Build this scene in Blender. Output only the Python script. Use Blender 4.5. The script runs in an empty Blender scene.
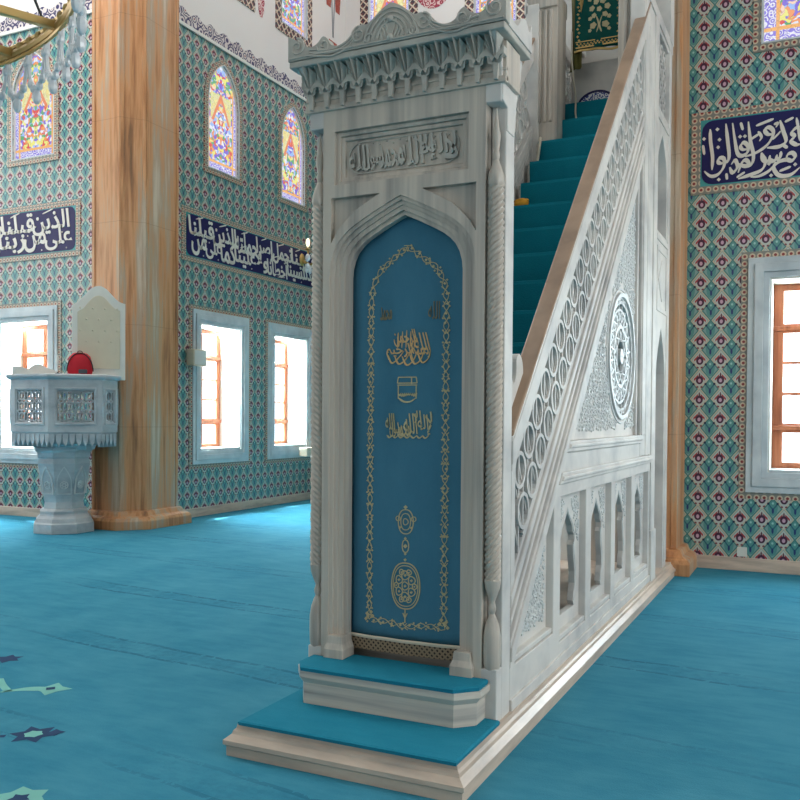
import bpy, bmesh, math, random
from mathutils import Vector, Matrix
from mathutils.geometry import tessellate_polygon
random.seed(7)
PI = math.pi
SC = bpy.context.scene
COL = SC.collection
sin, cos, R = math.sin, math.cos, math.radians

# ------------------------------------------------------------------ colour and node helpers
def lin(r, g, b):
    f = lambda c: (c/255/12.92) if c/255 <= .04045 else ((c/255+.055)/1.055)**2.4
    return (f(r), f(g), f(b), 1.0)

class S:                                    # a socket with arithmetic
    def __init__(s, nt, k): s.nt, s.k = nt, k
    def _m(s, op, *a):
        n = s.nt.nodes.new('ShaderNodeMath'); n.operation = op
        for i, x in enumerate((s,)+a):
            if isinstance(x, S): s.nt.links.new(x.k, n.inputs[i])
            else: n.inputs[i].default_value = x
        return S(s.nt, n.outputs[0])
    def __add__(s, o): return s._m('ADD', o)
    __radd__ = __add__
    def __sub__(s, o): return s._m('SUBTRACT', o)
    def __rsub__(s, o): return (s*-1)+o
    def __mul__(s, o): return s._m('MULTIPLY', o)
    __rmul__ = __mul__
    def __truediv__(s, o): return s._m('DIVIDE', o)
    def __lt__(s, o): return s._m('LESS_THAN', o)
    def __gt__(s, o): return s._m('GREATER_THAN', o)
    def abs(s): return s._m('ABSOLUTE')
    def frac(s): return s._m('FRACT')
    def floor(s): return s._m('FLOOR')
    def sin(s): return s._m('SINE')
    def cos(s): return s._m('COSINE')
    def sqrt(s): return s._m('SQRT')
    def min(s, o): return s._m('MINIMUM', o)
    def max(s, o): return s._m('MAXIMUM', o)
    def clamp(s): return s.max(0.0).min(1.0)

class MAT:
    def __init__(s, name, rough=.5, spec=.5):
        s.m = bpy.data.materials.new(name); s.m.use_nodes = True
        s.nt = s.m.node_tree; s.b = s.nt.nodes['Principled BSDF']
        s.b.inputs['Roughness'].default_value = rough
        s.b.inputs['Specular IOR Level'].default_value = spec
        s.out = s.nt.nodes['Material Output']
    def node(s, t, **kw):
        n = s.nt.nodes.new(t)
        for k, v in kw.items(): setattr(n, k, v)
        return n
    def link(s, a, b): s.nt.links.new(a.k if isinstance(a, S) else a, b)
    def coords(s):
        t = s.node('ShaderNodeTexCoord'); s.tc = t
        x = s.node('ShaderNodeSeparateXYZ'); s.link(t.outputs['Object'], x.inputs[0])
        return [S(s.nt, o) for o in x.outputs]
    def vec(s, x, y, z):
        n = s.node('ShaderNodeCombineXYZ')
        for i, v in enumerate((x, y, z)):
            if isinstance(v, S): s.link(v, n.inputs[i])
            else: n.inputs[i].default_value = v
        return n.outputs[0]
    def noise(s, vec, scale, detail=3, rough=.5, dist=0):
        n = s.node('ShaderNodeTexNoise'); s.link(vec, n.inputs['Vector'])
        n.inputs['Scale'].default_value = scale; n.inputs['Detail'].default_value = detail
        n.inputs['Roughness'].default_value = rough; n.inputs['Distortion'].default_value = dist
        return S(s.nt, n.outputs[0])
    def voro(s, vec, scale, feature='F1', out='Distance', rnd=1.0):
        n = s.node('ShaderNodeTexVoronoi', feature=feature); s.link(vec, n.inputs['Vector'])
        n.inputs['Scale'].default_value = scale; n.inputs['Randomness'].default_value = rnd
        return n.outputs[out]
    def mix(s, f, a, b):
        n = s.node('ShaderNodeMix', data_type='RGBA')
        for i, x in ((0, f), (6, a), (7, b)):
            if isinstance(x, S): s.link(x, n.inputs[i])
            elif isinstance(x, bpy.types.NodeSocket): s.link(x, n.inputs[i])
            else: n.inputs[i].default_value = x
        return n.outputs[2]
    def ramp(s, f, stops):
        n = s.node('ShaderNodeValToRGB'); s.link(f, n.inputs[0]); e = n.color_ramp.elements
        while len(e) < len(stops): e.new(.5)
        for i, (p, c) in enumerate(stops): e[i].position = p; e[i].color = c
        return n.outputs[0]
    def color(s, c): 
        if isinstance(c, (tuple, list)): s.b.inputs['Base Color'].default_value = c
        else: s.link(c, s.b.inputs['Base Color'])
        return s
    def bump(s, h, strength=.3, dist=.01):
        n = s.node('ShaderNodeBump'); n.inputs['Strength'].default_value = strength
        n.inputs['Distance'].default_value = dist
        s.link(h, n.inputs['Height']); s.link(n.outputs[0], s.b.inputs['Normal'])

def plain(name, c, rough=.5, metal=0, spec=.5):
    m = MAT(name, rough, spec); m.b.inputs['Metallic'].default_value = metal
    x, y, z = m.coords(); v = m.vec(x, y, z)
    n = m.noise(v, 9, 2)
    c2 = tuple(k*.88 for k in c[:3])+(1,)
    m.color(m.mix(n, c2, c)); return m.m

def marble(name, c1, c2, c3, sx, sy, sz, rough=.35, amt=1.0):
    m = MAT(name, rough, .3); x, y, z = m.coords()
    v = m.vec(x*sx, y*sy, z*sz)
    n1 = m.noise(v, 1.0, 4, .6, .3); n2 = m.noise(m.vec(x*sx*2.3+3, y*sy*2.3, z*sz*1.7), 1.0, 3, .55)
    col = m.ramp((n1*.6+n2*.4), [(.30, c3), (.45, c2), (.56, c1), (.75, c1)])
    m.color(col); m.bump(m.noise(m.vec(x, y, z), 60, 2), .05, .002); return m.m

MW = lin(206, 207, 204); MG = lin(176, 180, 180); MD = lin(138, 146, 150)
M_front = marble('streaked_marble', lin(202, 192, 179), lin(180, 172, 162), lin(132, 130, 126), 8, 8, .35)
M_side = marble('pale_marble', lin(216, 212, 206), lin(200, 197, 193), lin(168, 168, 168), 1.4, 1.4, 1.8, .6)
M_step = marble('banded_marble', lin(206, 198, 186), lin(180, 175, 168), lin(134, 132, 130), .5, .5, 13)
M_plinth = marble('plinth_marble', lin(210, 190, 172), lin(190, 172, 156), lin(158, 148, 140), 1.2, 1.2, 9)
M_railshade = marble('shaded_rail_marble', lin(164, 138, 116), lin(148, 124, 104), lin(124, 106, 92), 2, 2, 2)  # marble darkened to tan: shade on the sloping handrail top put into the colour
M_grey = marble('grey_marble', lin(190, 194, 196), lin(174, 180, 184), lin(150, 158, 164), 2, 2, 4)

def orange_marble():
    m = MAT('orange_travertine', .4); x, y, z = m.coords()
    n1 = m.noise(m.vec(x*3.6, y*3.6, z*.25), 1, 4, .55, .3); n2 = m.noise(m.vec(x*16, y*16, z*1.1), 1, 4, .6)
    n3 = m.noise(m.vec(x*1.1, y*1.1, z*.8), 1, 2)
    c = m.ramp((n1-.5)*.85+(n2-.5)*.45+.50, [(.30, lin(112, 82, 58)), (.40, lin(176, 122, 80)), (.49, lin(206, 152, 106)), (.57, lin(180, 158, 134)), (.68, lin(206, 190, 168))])
    c = m.mix(((n3-.46)*3).clamp()*.45, c, lin(196, 124, 70))
    # slab joints
    j = ((z/1.45).frac()-.5).abs() > .4965
    c = m.mix(j*.25, c, lin(120, 84, 56))
    m.color(c); return m.m
M_orange = orange_marble()

def carpet(name, c1, c2, c3, rows=False):
    m = MAT(name, .95, .1); x, y, z = m.coords(); v = m.vec(x, y, z)
    n = m.noise(v, 1.6, 4, .6); n2 = m.noise(v, 130, 2); n3 = m.noise(m.vec(x*3, y*9, z), 1.0, 5, .65)
    c = m.mix(((n*.6+n3*.5-.34)*2.6).clamp(), c1, c2)
    if rows:
        w = m.noise(m.vec(x*.7, y*.7, 0), 1, 2)
        yy = y + x*.09 + w*.25
        r = ((yy+.95)/1.42).frac()
        band = (r < .16)
        edge = ((r-.16).abs() < .012).max((r < .014)).max((r > .992))
        mot = m.noise(m.vec(x, y, 0), 16, 4, .7)
        c = m.mix(band*((mot-.42)*4).clamp()*.45*((w-.3)*2.5).clamp(), c, c3)
        c = m.mix(edge*(mot > .44)*.75*((w-.35)*3).clamp(), c, c3)
    c = m.mix(n2*.22, c, c3)
    m.color(c); m.bump(n2+n3*2, .6, .004); return m.m
M_floor = carpet('turquoise_carpet', lin(42, 124, 150), lin(76, 150, 172), lin(30, 90, 116), True)
M_stepcarpet = carpet('step_carpet', lin(30, 124, 150), lin(44, 138, 162), lin(18, 94, 120))
M_stair = carpet('stair_carpet_pile', lin(12, 112, 130), lin(22, 126, 142), lin(8, 84, 102))

def tile_color(m, u, v):
    cw, ch = .215, .211
    uu = u/cw-.407; vv = v/ch-.197                      # tulip centres fall on whole cells
    a = (uu+.0).frac()-.5; b = vv.frac()-.5; a2 = (uu+.5).frac()-.5; b2 = (vv+.45).frac()-.5
    aa = a.abs(); ab = b.abs()
    e = lambda p, q, rx, ry: ((p/rx)*(p/rx)+(q/ry)*(q/ry)) < 1.0
    c = m.mix(m.noise(m.vec(u, v, 0), 2.5, 2)*.6, lin(112, 154, 150), lin(142, 172, 168))
    c = m.mix(e(a2, b2, .22, .40), c, lin(82, 142, 138))
    c = m.mix(((b2+.10-a2.abs()*1.4).abs() < .055)*(a2.abs() < .19), c, lin(36, 96, 112))
    c = m.mix(e(a2, b2+.16, .05, .14), c, lin(28, 48, 104))
    c = m.mix(e(a2, b2-.22, .05, .06), c, lin(150, 196, 190))
    c = m.mix((aa/.36+(b+.02).abs()/.47) < 1.0, c, lin(184, 190, 182))
    c = m.mix(((aa/.50+ab/.64)-1.0).abs() < .05, c, lin(56, 112, 108))
    c = m.mix(((aa/.42+ab/.53)-1.0).abs() < .07, c, lin(200, 182, 152))
    c = m.mix(((aa*1.05+b-.25).abs() < .062)*(aa < .27)*(aa > .06), c, lin(166, 56, 62))
    c = m.mix(e(a, b-.2, .035, .13), c, lin(88, 34, 52))
    c = m.mix(e(a, b+.05, .175, .21), c, lin(66, 20, 52))
    c = m.mix(e(a, b+.07, .075, .10), c, lin(196, 158, 176))
    c = m.mix(e(aa-.29, b+.25, .058, .062), c, lin(20, 38, 68))
    c = m.mix(e(aa-.10, b+.40, .06, .05), c, lin(120, 62, 70))
    return c

def border_color(m, u, v, s=.075):
    a = (u/s).frac()-.5; b = (v/s).frac()-.5; d = (a*a+b*b).sqrt()
    c = m.mix(d < .40, lin(126, 126, 118), lin(200, 182, 156))
    c = m.mix(d < .2, c, lin(134, 48, 46))
    return c

def wall_mat(name, ax):
    m = MAT(name, .28); co = m.coords(); u = co[ax]; z = co[2]
    c = tile_color(m, u, z)
    # painted arabesque border and plaster above the tiles
    p = m.voro(m.vec(u, z, 0), 7.5, rnd=.55); q = S(m.nt, p)
    orn = ((q*22).sin() > .1)
    bc = m.mix(orn, lin(208, 200, 196), lin(52, 46, 92))
    bc = m.mix((q < .12), bc, lin(150, 60, 60))
    wave = (u*2*PI/.36).sin()*.035+7.93
    plaster = m.mix(m.noise(m.vec(u, z, 0), 1.2, 2)*.4, lin(226, 222, 218), lin(214, 206, 204))
    bc = m.mix(z < wave, plaster, bc)
    c = m.mix(z > 7.72, c, bc)
    c = m.mix(z > 8.0, c, plaster)
    m.color(c)
    t = S(m.nt, m.voro(m.vec(u/.238, z/.197, 0), 1.0, rnd=0))
    m.bump(m.noise(m.vec(u, z, 0), 14, 2), .08, .004)
    return m.m
M_tileX = wall_mat('iznik_tile_cross_wall', 0); M_tileY = wall_mat('iznik_tile_bay_wall', 1)
def border_mat(name, ax):
    m = MAT(name, .3); co = m.coords(); m.color(border_color(m, co[ax], co[2])); return m.m
M_bordX = border_mat('tile_border_cross', 0); M_bordY = border_mat('tile_border_bay', 1)
def lat_border(name, ax):
    m = MAT(name, .4); co = m.coords(); u, z = co[ax]/.16, co[2]/.16
    d1 = ((u+z).frac()-.5).abs(); d2 = ((u-z).frac()-.5).abs()
    c = m.mix((d1 < .12).max(d2 < .12), lin(58, 40, 52), lin(214, 200, 178))
    c = m.mix(((u*2).frac() > .5)*((z*2).frac() > .5)*.5, c, lin(150, 70, 60)); m.color(c); return m.m
M_latX = lat_border('painted_lattice_border_cross', 0); M_latY = lat_border('painted_lattice_border_bay', 1)
M_plaster = plain('white_plaster', lin(226, 222, 218), .8)
M_frame = marble('window_marble', lin(206, 214, 216), lin(188, 198, 202), lin(164, 176, 182), 1.5, 1.5, 1.5)
M_navy = plain('navy_glazed_tile', lin(26, 24, 84), .4, 0, .3)
M_cornerteal = plain('teal_tile', lin(70, 160, 160), .25)
M_letter = plain('cream_glaze', lin(226, 220, 208), .3)
M_wood = marble('window_wood', lin(176, 108, 76), lin(158, 92, 62), lin(126, 70, 46), 9, 9, 1.0, .4)
M_gold = plain('gilded_metal', lin(206, 172, 110), .35, .7)
M_thread = plain('gold_thread', lin(204, 190, 148), .6)
M_thread2 = plain('orange_gold_thread', lin(222, 184, 130), .6)
M_beige = plain('cream_plastic', lin(214, 204, 180), .4)
M_black = plain('black_plastic', lin(28, 30, 34), .4)
M_red = plain('red_cloth', lin(190, 20, 40), .8)
M_white = plain('white_paint', lin(226, 226, 218), .5)
M_yellow = plain('yellow_cloth', lin(232, 164, 40), .7)
M_cord = plain('cream_cord', lin(214, 206, 186), .6)
M_relief = marble('carved_marble', lin(214, 216, 214), lin(200, 203, 203), lin(184, 188, 190), 3, 3, 3, .45)
M_crest = marble('carved_front_marble', lin(192, 188, 178), lin(178, 175, 167), lin(158, 157, 151), 5, 5, 3, .45)

def curtain_mat():
    m = MAT('blue_velvet', .85, .2); x, y, z = m.coords()
    n = m.noise(m.vec(x*3, y, z*1.2), 2, 4, .6); f = m.noise(m.vec(x, y, z), 220, 1)
    m.color(m.mix(n*.6+f*.2, lin(54, 108, 134), lin(88, 142, 164))); m.bump(f, .3, .001); return m.m
M_curtain = curtain_mat()
def fringe_mat():
    m = MAT('woven_braid', .8); x, y, z = m.coords()
    d = (((x*36+z*36).frac()-.5).abs() < .27).max(((x*36-z*36).frac()-.5).abs() < .22)
    m.color(m.mix(d, lin(44, 34, 30), lin(140, 122, 98))); return m.m
M_braid = fringe_mat()
def green_mat():
    m = MAT('green_velvet', .85, .2); x, y, z = m.coords()
    m.color(m.mix(m.noise(m.vec(x, y, z), 12, 3), lin(8, 66, 62), lin(20, 92, 84))); return m.m
M_green = green_mat()

def glass_mat():
    m = MAT('clear_window_glass'); t = m.node('ShaderNodeBsdfTransparent'); g = m.node('ShaderNodeBsdfGlossy')
    g.inputs['Roughness'].default_value = .02
    n = m.noise(m.vec(*m.coords()), 3, 1)
    t.inputs[0].default_value = (.97, .99, 1, 1)
    mx = m.node('ShaderNodeMixShader'); f = n*.02+.05; m.link(f, mx.inputs[0])
    m.link(t.outputs[0], mx.inputs[1]); m.link(g.outputs[0], mx.inputs[2]); m.link(mx.outputs[0], m.out.inputs[0]); return m.m
M_glass = glass_mat()
def crystal_mat():
    m = MAT('cut_crystal', .06, .9); x, y, z = m.coords()
    m.color(m.mix(m.noise(m.vec(x, y, z), 40, 2), lin(222, 228, 232), lin(250, 252, 255)))
    m.b.inputs['Transmission Weight'].default_value = .08; m.b.inputs['IOR'].default_value = 1.45; return m.m
M_crystal = crystal_mat()

def stained(name, seed, u_ax, hw, h, bright=1.0):
    """lit stained glass, local coordinates: u across, z up from the sill"""
    m = MAT(name); co = m.coords(); u, z = co[u_ax], co[2]
    wn = m.noise(m.vec(u.abs(), z, seed), 9, 2); wn2 = m.noise(m.vec(z, u.abs(), seed+7), 9, 2)
    vec = m.vec(u.abs()+(wn-.5)*.14, z+(wn2-.5)*.16, seed)
    rc = m.node('ShaderNodeSeparateColor'); m.link(m.voro(vec, 21, out='Color'), rc.inputs[0])
    r = S(m.nt, rc.outputs[0]); g = S(m.nt, rc.outputs[1])
    inner = m.ramp(r, [(0, lin(120, 96, 220)), (.16, lin(236, 240, 250)), (.3, lin(244, 150, 70)), (.44, lin(240, 236, 120)), (.56, lin(226, 60, 50)), (.66, lin(80, 170, 110)), (.78, lin(150, 190, 250)), (.9, lin(250, 214, 190))])
    n_ = inner.node; n_.color_ramp.interpolation = 'CONSTANT'
    edge = S(m.nt, m.voro(vec, 21, 'DISTANCE_TO_EDGE'))
    au = u.abs()
    # vase form: yellow spandrels around a pointed arch in the middle of the light
    top = h*.78
    arch = (au-(1-((z-top*.62)/(top*.3)).clamp())*hw*.5)
    spand = (arch > 0)*(z > top*.62)*(z < top*.93)*(au < hw*.66)
    c = m.mix(spand*.85, inner, lin(240, 236, 150))
    c = m.mix(((arch.abs()) < .03)*(z > top*.6)*(z < top*.93), c, lin(236, 130, 70))
    # border band
    bd = (au > hw*.80).max(z < .14)
    vb = m.vec(u*1.3, z*1.3, seed+4); rb = S(m.nt, m.voro(vb, 12))
    bcol = m.mix(((rb*18).sin() > .2), lin(132, 120, 226), lin(238, 240, 250))
    c = m.mix(bd, c, bcol)
    c = m.mix(((au-hw*.78).abs() < .018).max((z-.15).abs() < .02), c, lin(246, 180, 90))
    c = m.mix((edge < .03)*.4, c, lin(90, 80, 90)); c = m.mix(m.noise(m.vec(u, z, 0), 6, 2)*.24, c, lin(250, 246, 255))
    em = m.node('ShaderNodeEmission'); m.link(c, em.inputs[0]); em.inputs[1].default_value = bright
    m.link(em.outputs[0], m.out.inputs[0]); return m.m

# ------------------------------------------------------------------ mesh helpers
class Frame:
    def __init__(s, o, U, V, W=None):
        s.o, s.U, s.V = Vector(o), Vector(U), Vector(V)
        s.W = Vector(W) if W else s.U.cross(s.V)
    def __call__(s, p): return s.o+s.U*p[0]+s.V*p[1]+s.W*p[2]
WORLD = Frame((0, 0, 0), (1, 0, 0), (0, 1, 0), (0, 0, 1))

class MB:
    def __init__(s, frame=WORLD): s.v, s.f, s.fr = [], [], frame
    def _add(s, vs, fs):
        n = len(s.v); s.v += [s.fr(p) for p in vs]; s.f += [[n+i for i in f] for f in fs]; return s
    def box(s, a, b):
        (x0, y0, z0), (x1, y1, z1) = a, b
        vs = [(x, y, z) for z in (z0, z1) for y in (y0, y1) for x in (x0, x1)]
        return s._add(vs, [(0, 1, 3, 2), (4, 6, 7, 5), (0, 4, 5, 1), (2, 3, 7, 6), (0, 2, 6, 4), (1, 5, 7, 3)])
    def plate(s, out, holes=(), w0=0.0, w1=.1):
        loops = [list(out)]+[list(h) for h in holes]
        tri = tessellate_polygon([[Vector((p[0], p[1], 0)) for p in L] for L in loops])
        pts = [p for L in loops for p in L]; n = len(pts)
        vs = [(p[0], p[1], w0) for p in pts]+[(p[0], p[1], w1) for p in pts]
        fs = [list(t) for t in tri]+[[n+i for i in t][::-1] for t in tri]
        k = 0
        for L in loops:
            m = len(L)
            for i in range(m): a, b = k+i, k+(i+1) % m; fs.append([a, b, n+b, n+a])
            k += m
        return s._add(vs, fs)
    def face(s, pts): return s._add(pts, [list(range(len(pts)))])
    def strip(s, p, q, wid, w0, w1):
        d = Vector((q[0]-p[0], q[1]-p[1])); d = d/max(d.length, 1e-6); nx, ny = -d.y*wid/2, d.x*wid/2
        return s.plate_convex([(p[0]+nx, p[1]+ny), (p[0]-nx, p[1]-ny), (q[0]-nx, q[1]-ny), (q[0]+nx, q[1]+ny)], w0, w1)
    def plate_convex(s, pts, w0, w1):
        n = len(pts); vs = [(p[0], p[1], w0) for p in pts]+[(p[0], p[1], w1) for p in pts]
        return s._add(vs, [list(range(n))[::-1], list(range(n, 2*n))]+[[i, (i+1) % n, n+(i+1) % n, n+i] for i in range(n)])
    def ring(s, c, r, wid, w0, w1, n=20, ry=None):
        ry = ry or r; vs, fs = [], []
        for i in range(n):
            a = 2*PI*i/n
            for rr, w in ((-wid/2, w0), (wid/2, w0), (wid/2, w1), (-wid/2, w1)):
                vs.append((c[0]+(r+rr)*cos(a), c[1]+(ry+rr)*sin(a), w))
        for i in range(n):
            j = (i+1) % n
            for k in range(4): fs.append([i*4+k, i*4+(k+1) % 4, j*4+(k+1) % 4, j*4+k])
        return s._add(vs, fs)
    def tube(s, pts, r, n=6, closed=False):
        pts = [Vector(p) for p in pts]; m = len(pts); vs, fs = [], []
        prev = None
        for i, p in enumerate(pts):
            t = (pts[min(i+1, m-1)]-pts[max(i-1, 0)])
            t = t.normalized() if t.length > 1e-9 else Vector((0, 0, 1))
            if prev is None: a = t.orthogonal().normalized()
            else: a = (prev-t*prev.dot(t)); a = a.normalized() if a.length > 1e-6 else t.orthogonal().normalized()
            prev = a; b = t.cross(a); rr = r[i] if isinstance(r, (list, tuple)) else r
            for k in range(n):
                g = 2*PI*k/n; vs.append(tuple(p+(a*cos(g)+b*sin(g))*rr))
        for i in range(m-1):
            for k in range(n): fs.append([i*n+k, i*n+(k+1) % n, (i+1)*n+(k+1) % n, (i+1)*n+k])
        fs += [list(range(n))[::-1], [(m-1)*n+k for k in range(n)]]
        return s._add(vs, fs)
    def lathe(s, c, prof, n=16, twist=None):
        vs, fs = [], []
        for z, r in prof:
            for k in range(n):
                a = 2*PI*k/n; rr = r
                if twist: rr = r+twist(a, z, r)
                vs.append((c[0]+rr*cos(a), c[1]+rr*sin(a), c[2]+z))
        m = len(prof)
        for i in range(m-1):
            for k in range(n): fs.append([i*n+k, i*n+(k+1) % n, (i+1)*n+(k+1) % n, (i+1)*n+k])
        fs += [list(range(n))[::-1], [(m-1)*n+k for k in range(n)]]
        return s._add(vs, fs)
    def loft(s, loops):
        n = len(loops[0]); vs = [p for L in loops for p in L]; fs = []
        for i in range(len(loops)-1):
            for k in range(n): fs.append([i*n+k, i*n+(k+1) % n, (i+1)*n+(k+1) % n, (i+1)*n+k])
        fs += [list(range(n))[::-1], [(len(loops)-1)*n+k for k in range(n)]]
        return s._add(vs, fs)
    def ball(s, c, r, n=8, m=6, sc=(1, 1, 1)):
        return s.loft([[(c[0]+sc[0]*r*sin(PI*(i+.08)/(m+.16))*cos(2*PI*k/n), c[1]+sc[1]*r*sin(PI*(i+.08)/(m+.16))*sin(2*PI*k/n), c[2]-sc[2]*r*cos(PI*(i+.08)/(m+.16))) for k in range(n)] for i in range(m+1)])
    def build(s, name, mat, parent=None, smooth=False, bevel=0, origin=None):
        me = bpy.data.meshes.new(name)
        off = Vector(origin) if origin else Vector((0, 0, 0))
        me.from_pydata([tuple(Vector(p)-off) for p in s.v], [], s.f); me.update()
        bm = bmesh.new(); bm.from_mesh(me); bmesh.ops.recalc_face_normals(bm, faces=bm.faces)
        bm.to_mesh(me); bm.free()
        o = bpy.data.objects.new(name, me); o.location = off; COL.objects.link(o)
        for m in (mat if isinstance(mat, list) else [mat]): me.materials.append(m)
        if smooth:
            for p in me.polygons: p.use_smooth = True
            try: me.set_sharp_from_angle(angle=R(40))
            except Exception: pass
        if bevel:
            b = o.modifiers.new('b', 'BEVEL'); b.width = bevel; b.segments = 2; b.limit_method = 'ANGLE'; b.angle_limit = R(50)
        if parent is not None:
            o.parent = parent; o.location = off-base_of(parent)
        return o
def base_of(o):
    p = Vector((0, 0, 0))
    while o is not None: p = p+Vector(o.location); o = o.parent
    return p
def thing(name, label, cat, loc=(0, 0, 0), group=None):
    o = bpy.data.objects.new(name, None); COL.objects.link(o); o.location = loc; o.empty_display_size = .1
    return tag(o, label, cat, group)
def tag(o, label, cat, group=None, kind=None):
    o['label'] = label; o['category'] = cat
    if group: o['group'] = group
    if kind: o['kind'] = kind
    return o
def struct(o, label, cat):
    o['kind'] = 'structure'; o['label'] = label; o['category'] = cat; return o
def rect(u0, v0, u1, v1): return [(u0, v0), (u1, v0), (u1, v1), (u0, v1)]
def pointed(u0, u1, v0, vs, va, n=8, bulge=.35):
    """pointed-arch opening: sill v0, springing vs, apex va"""
    c = (u0+u1)/2; hw = (u1-u0)/2; pts = [(u0, v0), (u1, v0), (u1, vs)]
    for i in range(1, n+1):
        t = i/n; x = hw*(1-t); k = (1-(1-t)**2)**.5
        y = vs+(va-vs)*(k*bulge+t*(1-bulge)); pts.append((c+x, y))
    for i in range(n-1, 0, -1):
        t = i/n; x = hw*(1-t); k = (1-(1-t)**2)**.5
        y = vs+(va-vs)*(k*bulge+t*(1-bulge)); pts.append((c-x, y))
    pts.append((u0, vs)); return pts
def keel(u0, u1, v0, vs, va):
    """four-centred arch: quick shoulder, then nearly straight to the apex"""
    c = (u0+u1)/2; hw = (u1-u0)/2; H = va-vs
    side = [(1, 0), (.985, .16), (.945, .31), (.88, .44), (.79, .545), (.68, .635), (.55, .715), (.40, .80), (.22, .895), (.08, .965), (0, 1)]
    return [(u0, v0), (u1, v0)]+[(c+hw*a, vs+H*b) for a, b in side]+[(c-hw*a, vs+H*b) for a, b in side[-2::-1]]
def smooth_path(pts, n=5):
    out = []; m = len(pts)
    for i in range(m-1):
        p0, p1, p2, p3 = (pts[max(i-1, 0)], pts[i], pts[i+1], pts[min(i+2, m-1)])
        for k in range(n):
            t = k/n
            out.append(tuple(.5*((2*b)+(-a+c)*t+(2*a-5*b+4*c-d)*t*t+(-a+3*b-3*c+d)*t**3) for a, b, c, d in zip(p0, p1, p2, p3)))
    out.append(tuple(pts[-1])); return out
def inside(poly, p):
    r = False; n = len(poly)
    for i in range(n):
        a, b = poly[i], poly[(i+1) % n]
        if (a[1] > p[1]) != (b[1] > p[1]) and p[0] < (b[0]-a[0])*(p[1]-a[1])/(b[1]-a[1])+a[0]: r = not r
    return r
def edge_dist(poly, p):
    d = 9.0; n = len(poly); q = Vector(p[:2])
    for i in range(n):
        a, b = Vector(poly[i][:2]), Vector(poly[(i+1) % n][:2]); ab = b-a
        t = max(0, min(1, (q-a).dot(ab)/max(ab.length_squared, 1e-9))); d = min(d, (a+ab*t-q).length)
    return d
def scrolls(mb, poly, step, w, rad=.006, avoid=None):
    """carved rumi scrolls: half-sunk spirals with leaf buds filling a polygon"""
    us = [p[0] for p in poly]; vs = [p[1] for p in poly]; row = 0; v = min(vs)
    while v < max(vs):
        u = min(us)+(row % 2)*step/2
        while u < max(us):
            c = (u+random.uniform(-.1, .1)*step, v+random.uniform(-.1, .1)*step)
            if inside(poly, c) and not (avoid and avoid(c)):
                d = min(edge_dist(poly, c)-rad, step*.52)
                if d > step*.14:
                    s = random.choice((-1, 1)); a0 = random.uniform(0, 2*PI); pts = []
                    for i in range(17):
                        t = i/16; a = a0+s*t*3.2*PI; r = d*(1-t*.86); pts.append((c[0]+r*cos(a), c[1]+r*sin(a), w))
                    mb.tube(pts, [rad*(1-.35*i/16) for i in range(17)], 4)
                    mb.ball((c[0], c[1], w), rad*1.8, 5, 3)
                    for k in range(3):
                        a = a0+k*2.1; mb.ball((c[0]+d*.98*cos(a), c[1]+d*.98*sin(a), w), rad*1.7, 5, 3)
            u += step
        v += step*.87; row += 1

# ------------------------------------------------------------------ Arabic lettering
FORMS = {}
for ch, c in zip('بتثجحخسشصضطظعغفقكلمنهي', (0xFE8F, 0xFE95, 0xFE99, 0xFE9D, 0xFEA1, 0xFEA5, 0xFEB1, 0xFEB5, 0xFEB9, 0xFEBD, 0xFEC1, 0xFEC5, 0xFEC9, 0xFECD, 0xFED1, 0xFED5, 0xFED9, 0xFEDD, 0xFEE1, 0xFEE5, 0xFEE9, 0xFEF1)): FORMS[ch] = (c, c+1, c+2, c+3)
for ch, c in zip('ؤاأإآدذرزوىة', (0xFE85, 0xFE8D, 0xFE83, 0xFE87, 0xFE81, 0xFEA9, 0xFEAB, 0xFEAD, 0xFEAF, 0xFEED, 0xFEEF, 0xFE93)): FORMS[ch] = (c, c+1, None, None)
LIG = {'ا': 0xFEFB, 'أ': 0xFEF7, 'إ': 0xFEF9, 'آ': 0xFEF5}
def shape(word):
    out = []; i = 0; joined = False
    while i < len(word):
        ch = word[i]
        if ch == 'ل' and i+1 < len(word) and word[i+1] in LIG:
            out.append(chr(LIG[word[i+1]]+(1 if joined else 0))); joined = False; i += 2; continue
        f = FORMS.get(ch)
        if not f: out.append(ch); joined = False; i += 1; continue
        nxt = i+1 < len(word) and word[i+1] in FORMS and f[2] is not None
        code = f[3] if (joined and nxt) else f[1] if joined else f[2] if nxt else f[0]
        out.append(chr(code)); joined = bool(nxt); i += 1
    return ''.join(out[::-1])
_cache = {}
def word_mesh(word, bold):
    k = (word, bold)
    if k in _cache: return _cache[k]
    cu = bpy.data.curves.new('w', 'FONT'); cu.body = shape(word); cu.resolution_u = 3; cu.offset = bold
    ob = bpy.data.objects.new('w', cu); COL.objects.link(ob)
    dg = bpy.context.evaluated_depsgraph_get(); ev = ob.evaluated_get(dg); me = ev.to_mesh()
    vs = [tuple(v.co) for v in me.vertices]; fs = [list(p.vertices) for p in me.polygons]
    ev.to_mesh_clear(); bpy.data.objects.remove(ob); bpy.data.curves.remove(cu)
    x0, x1 = min(v[0] for v in vs), max(v[0] for v in vs); y0, y1 = min(v[1] for v in vs), max(v[1] for v in vs)
    vs = [((v[0]-x0)/(x1-x0), (v[1]-y0)/(y1-y0)) for v in vs]
    _cache[k] = (vs, fs, (x1-x0)/(y1-y0)); return _cache[k]
_lift = [0]
def lift():
    _lift[0] = (_lift[0]+1) % 12; return _lift[0]*.00035
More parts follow.
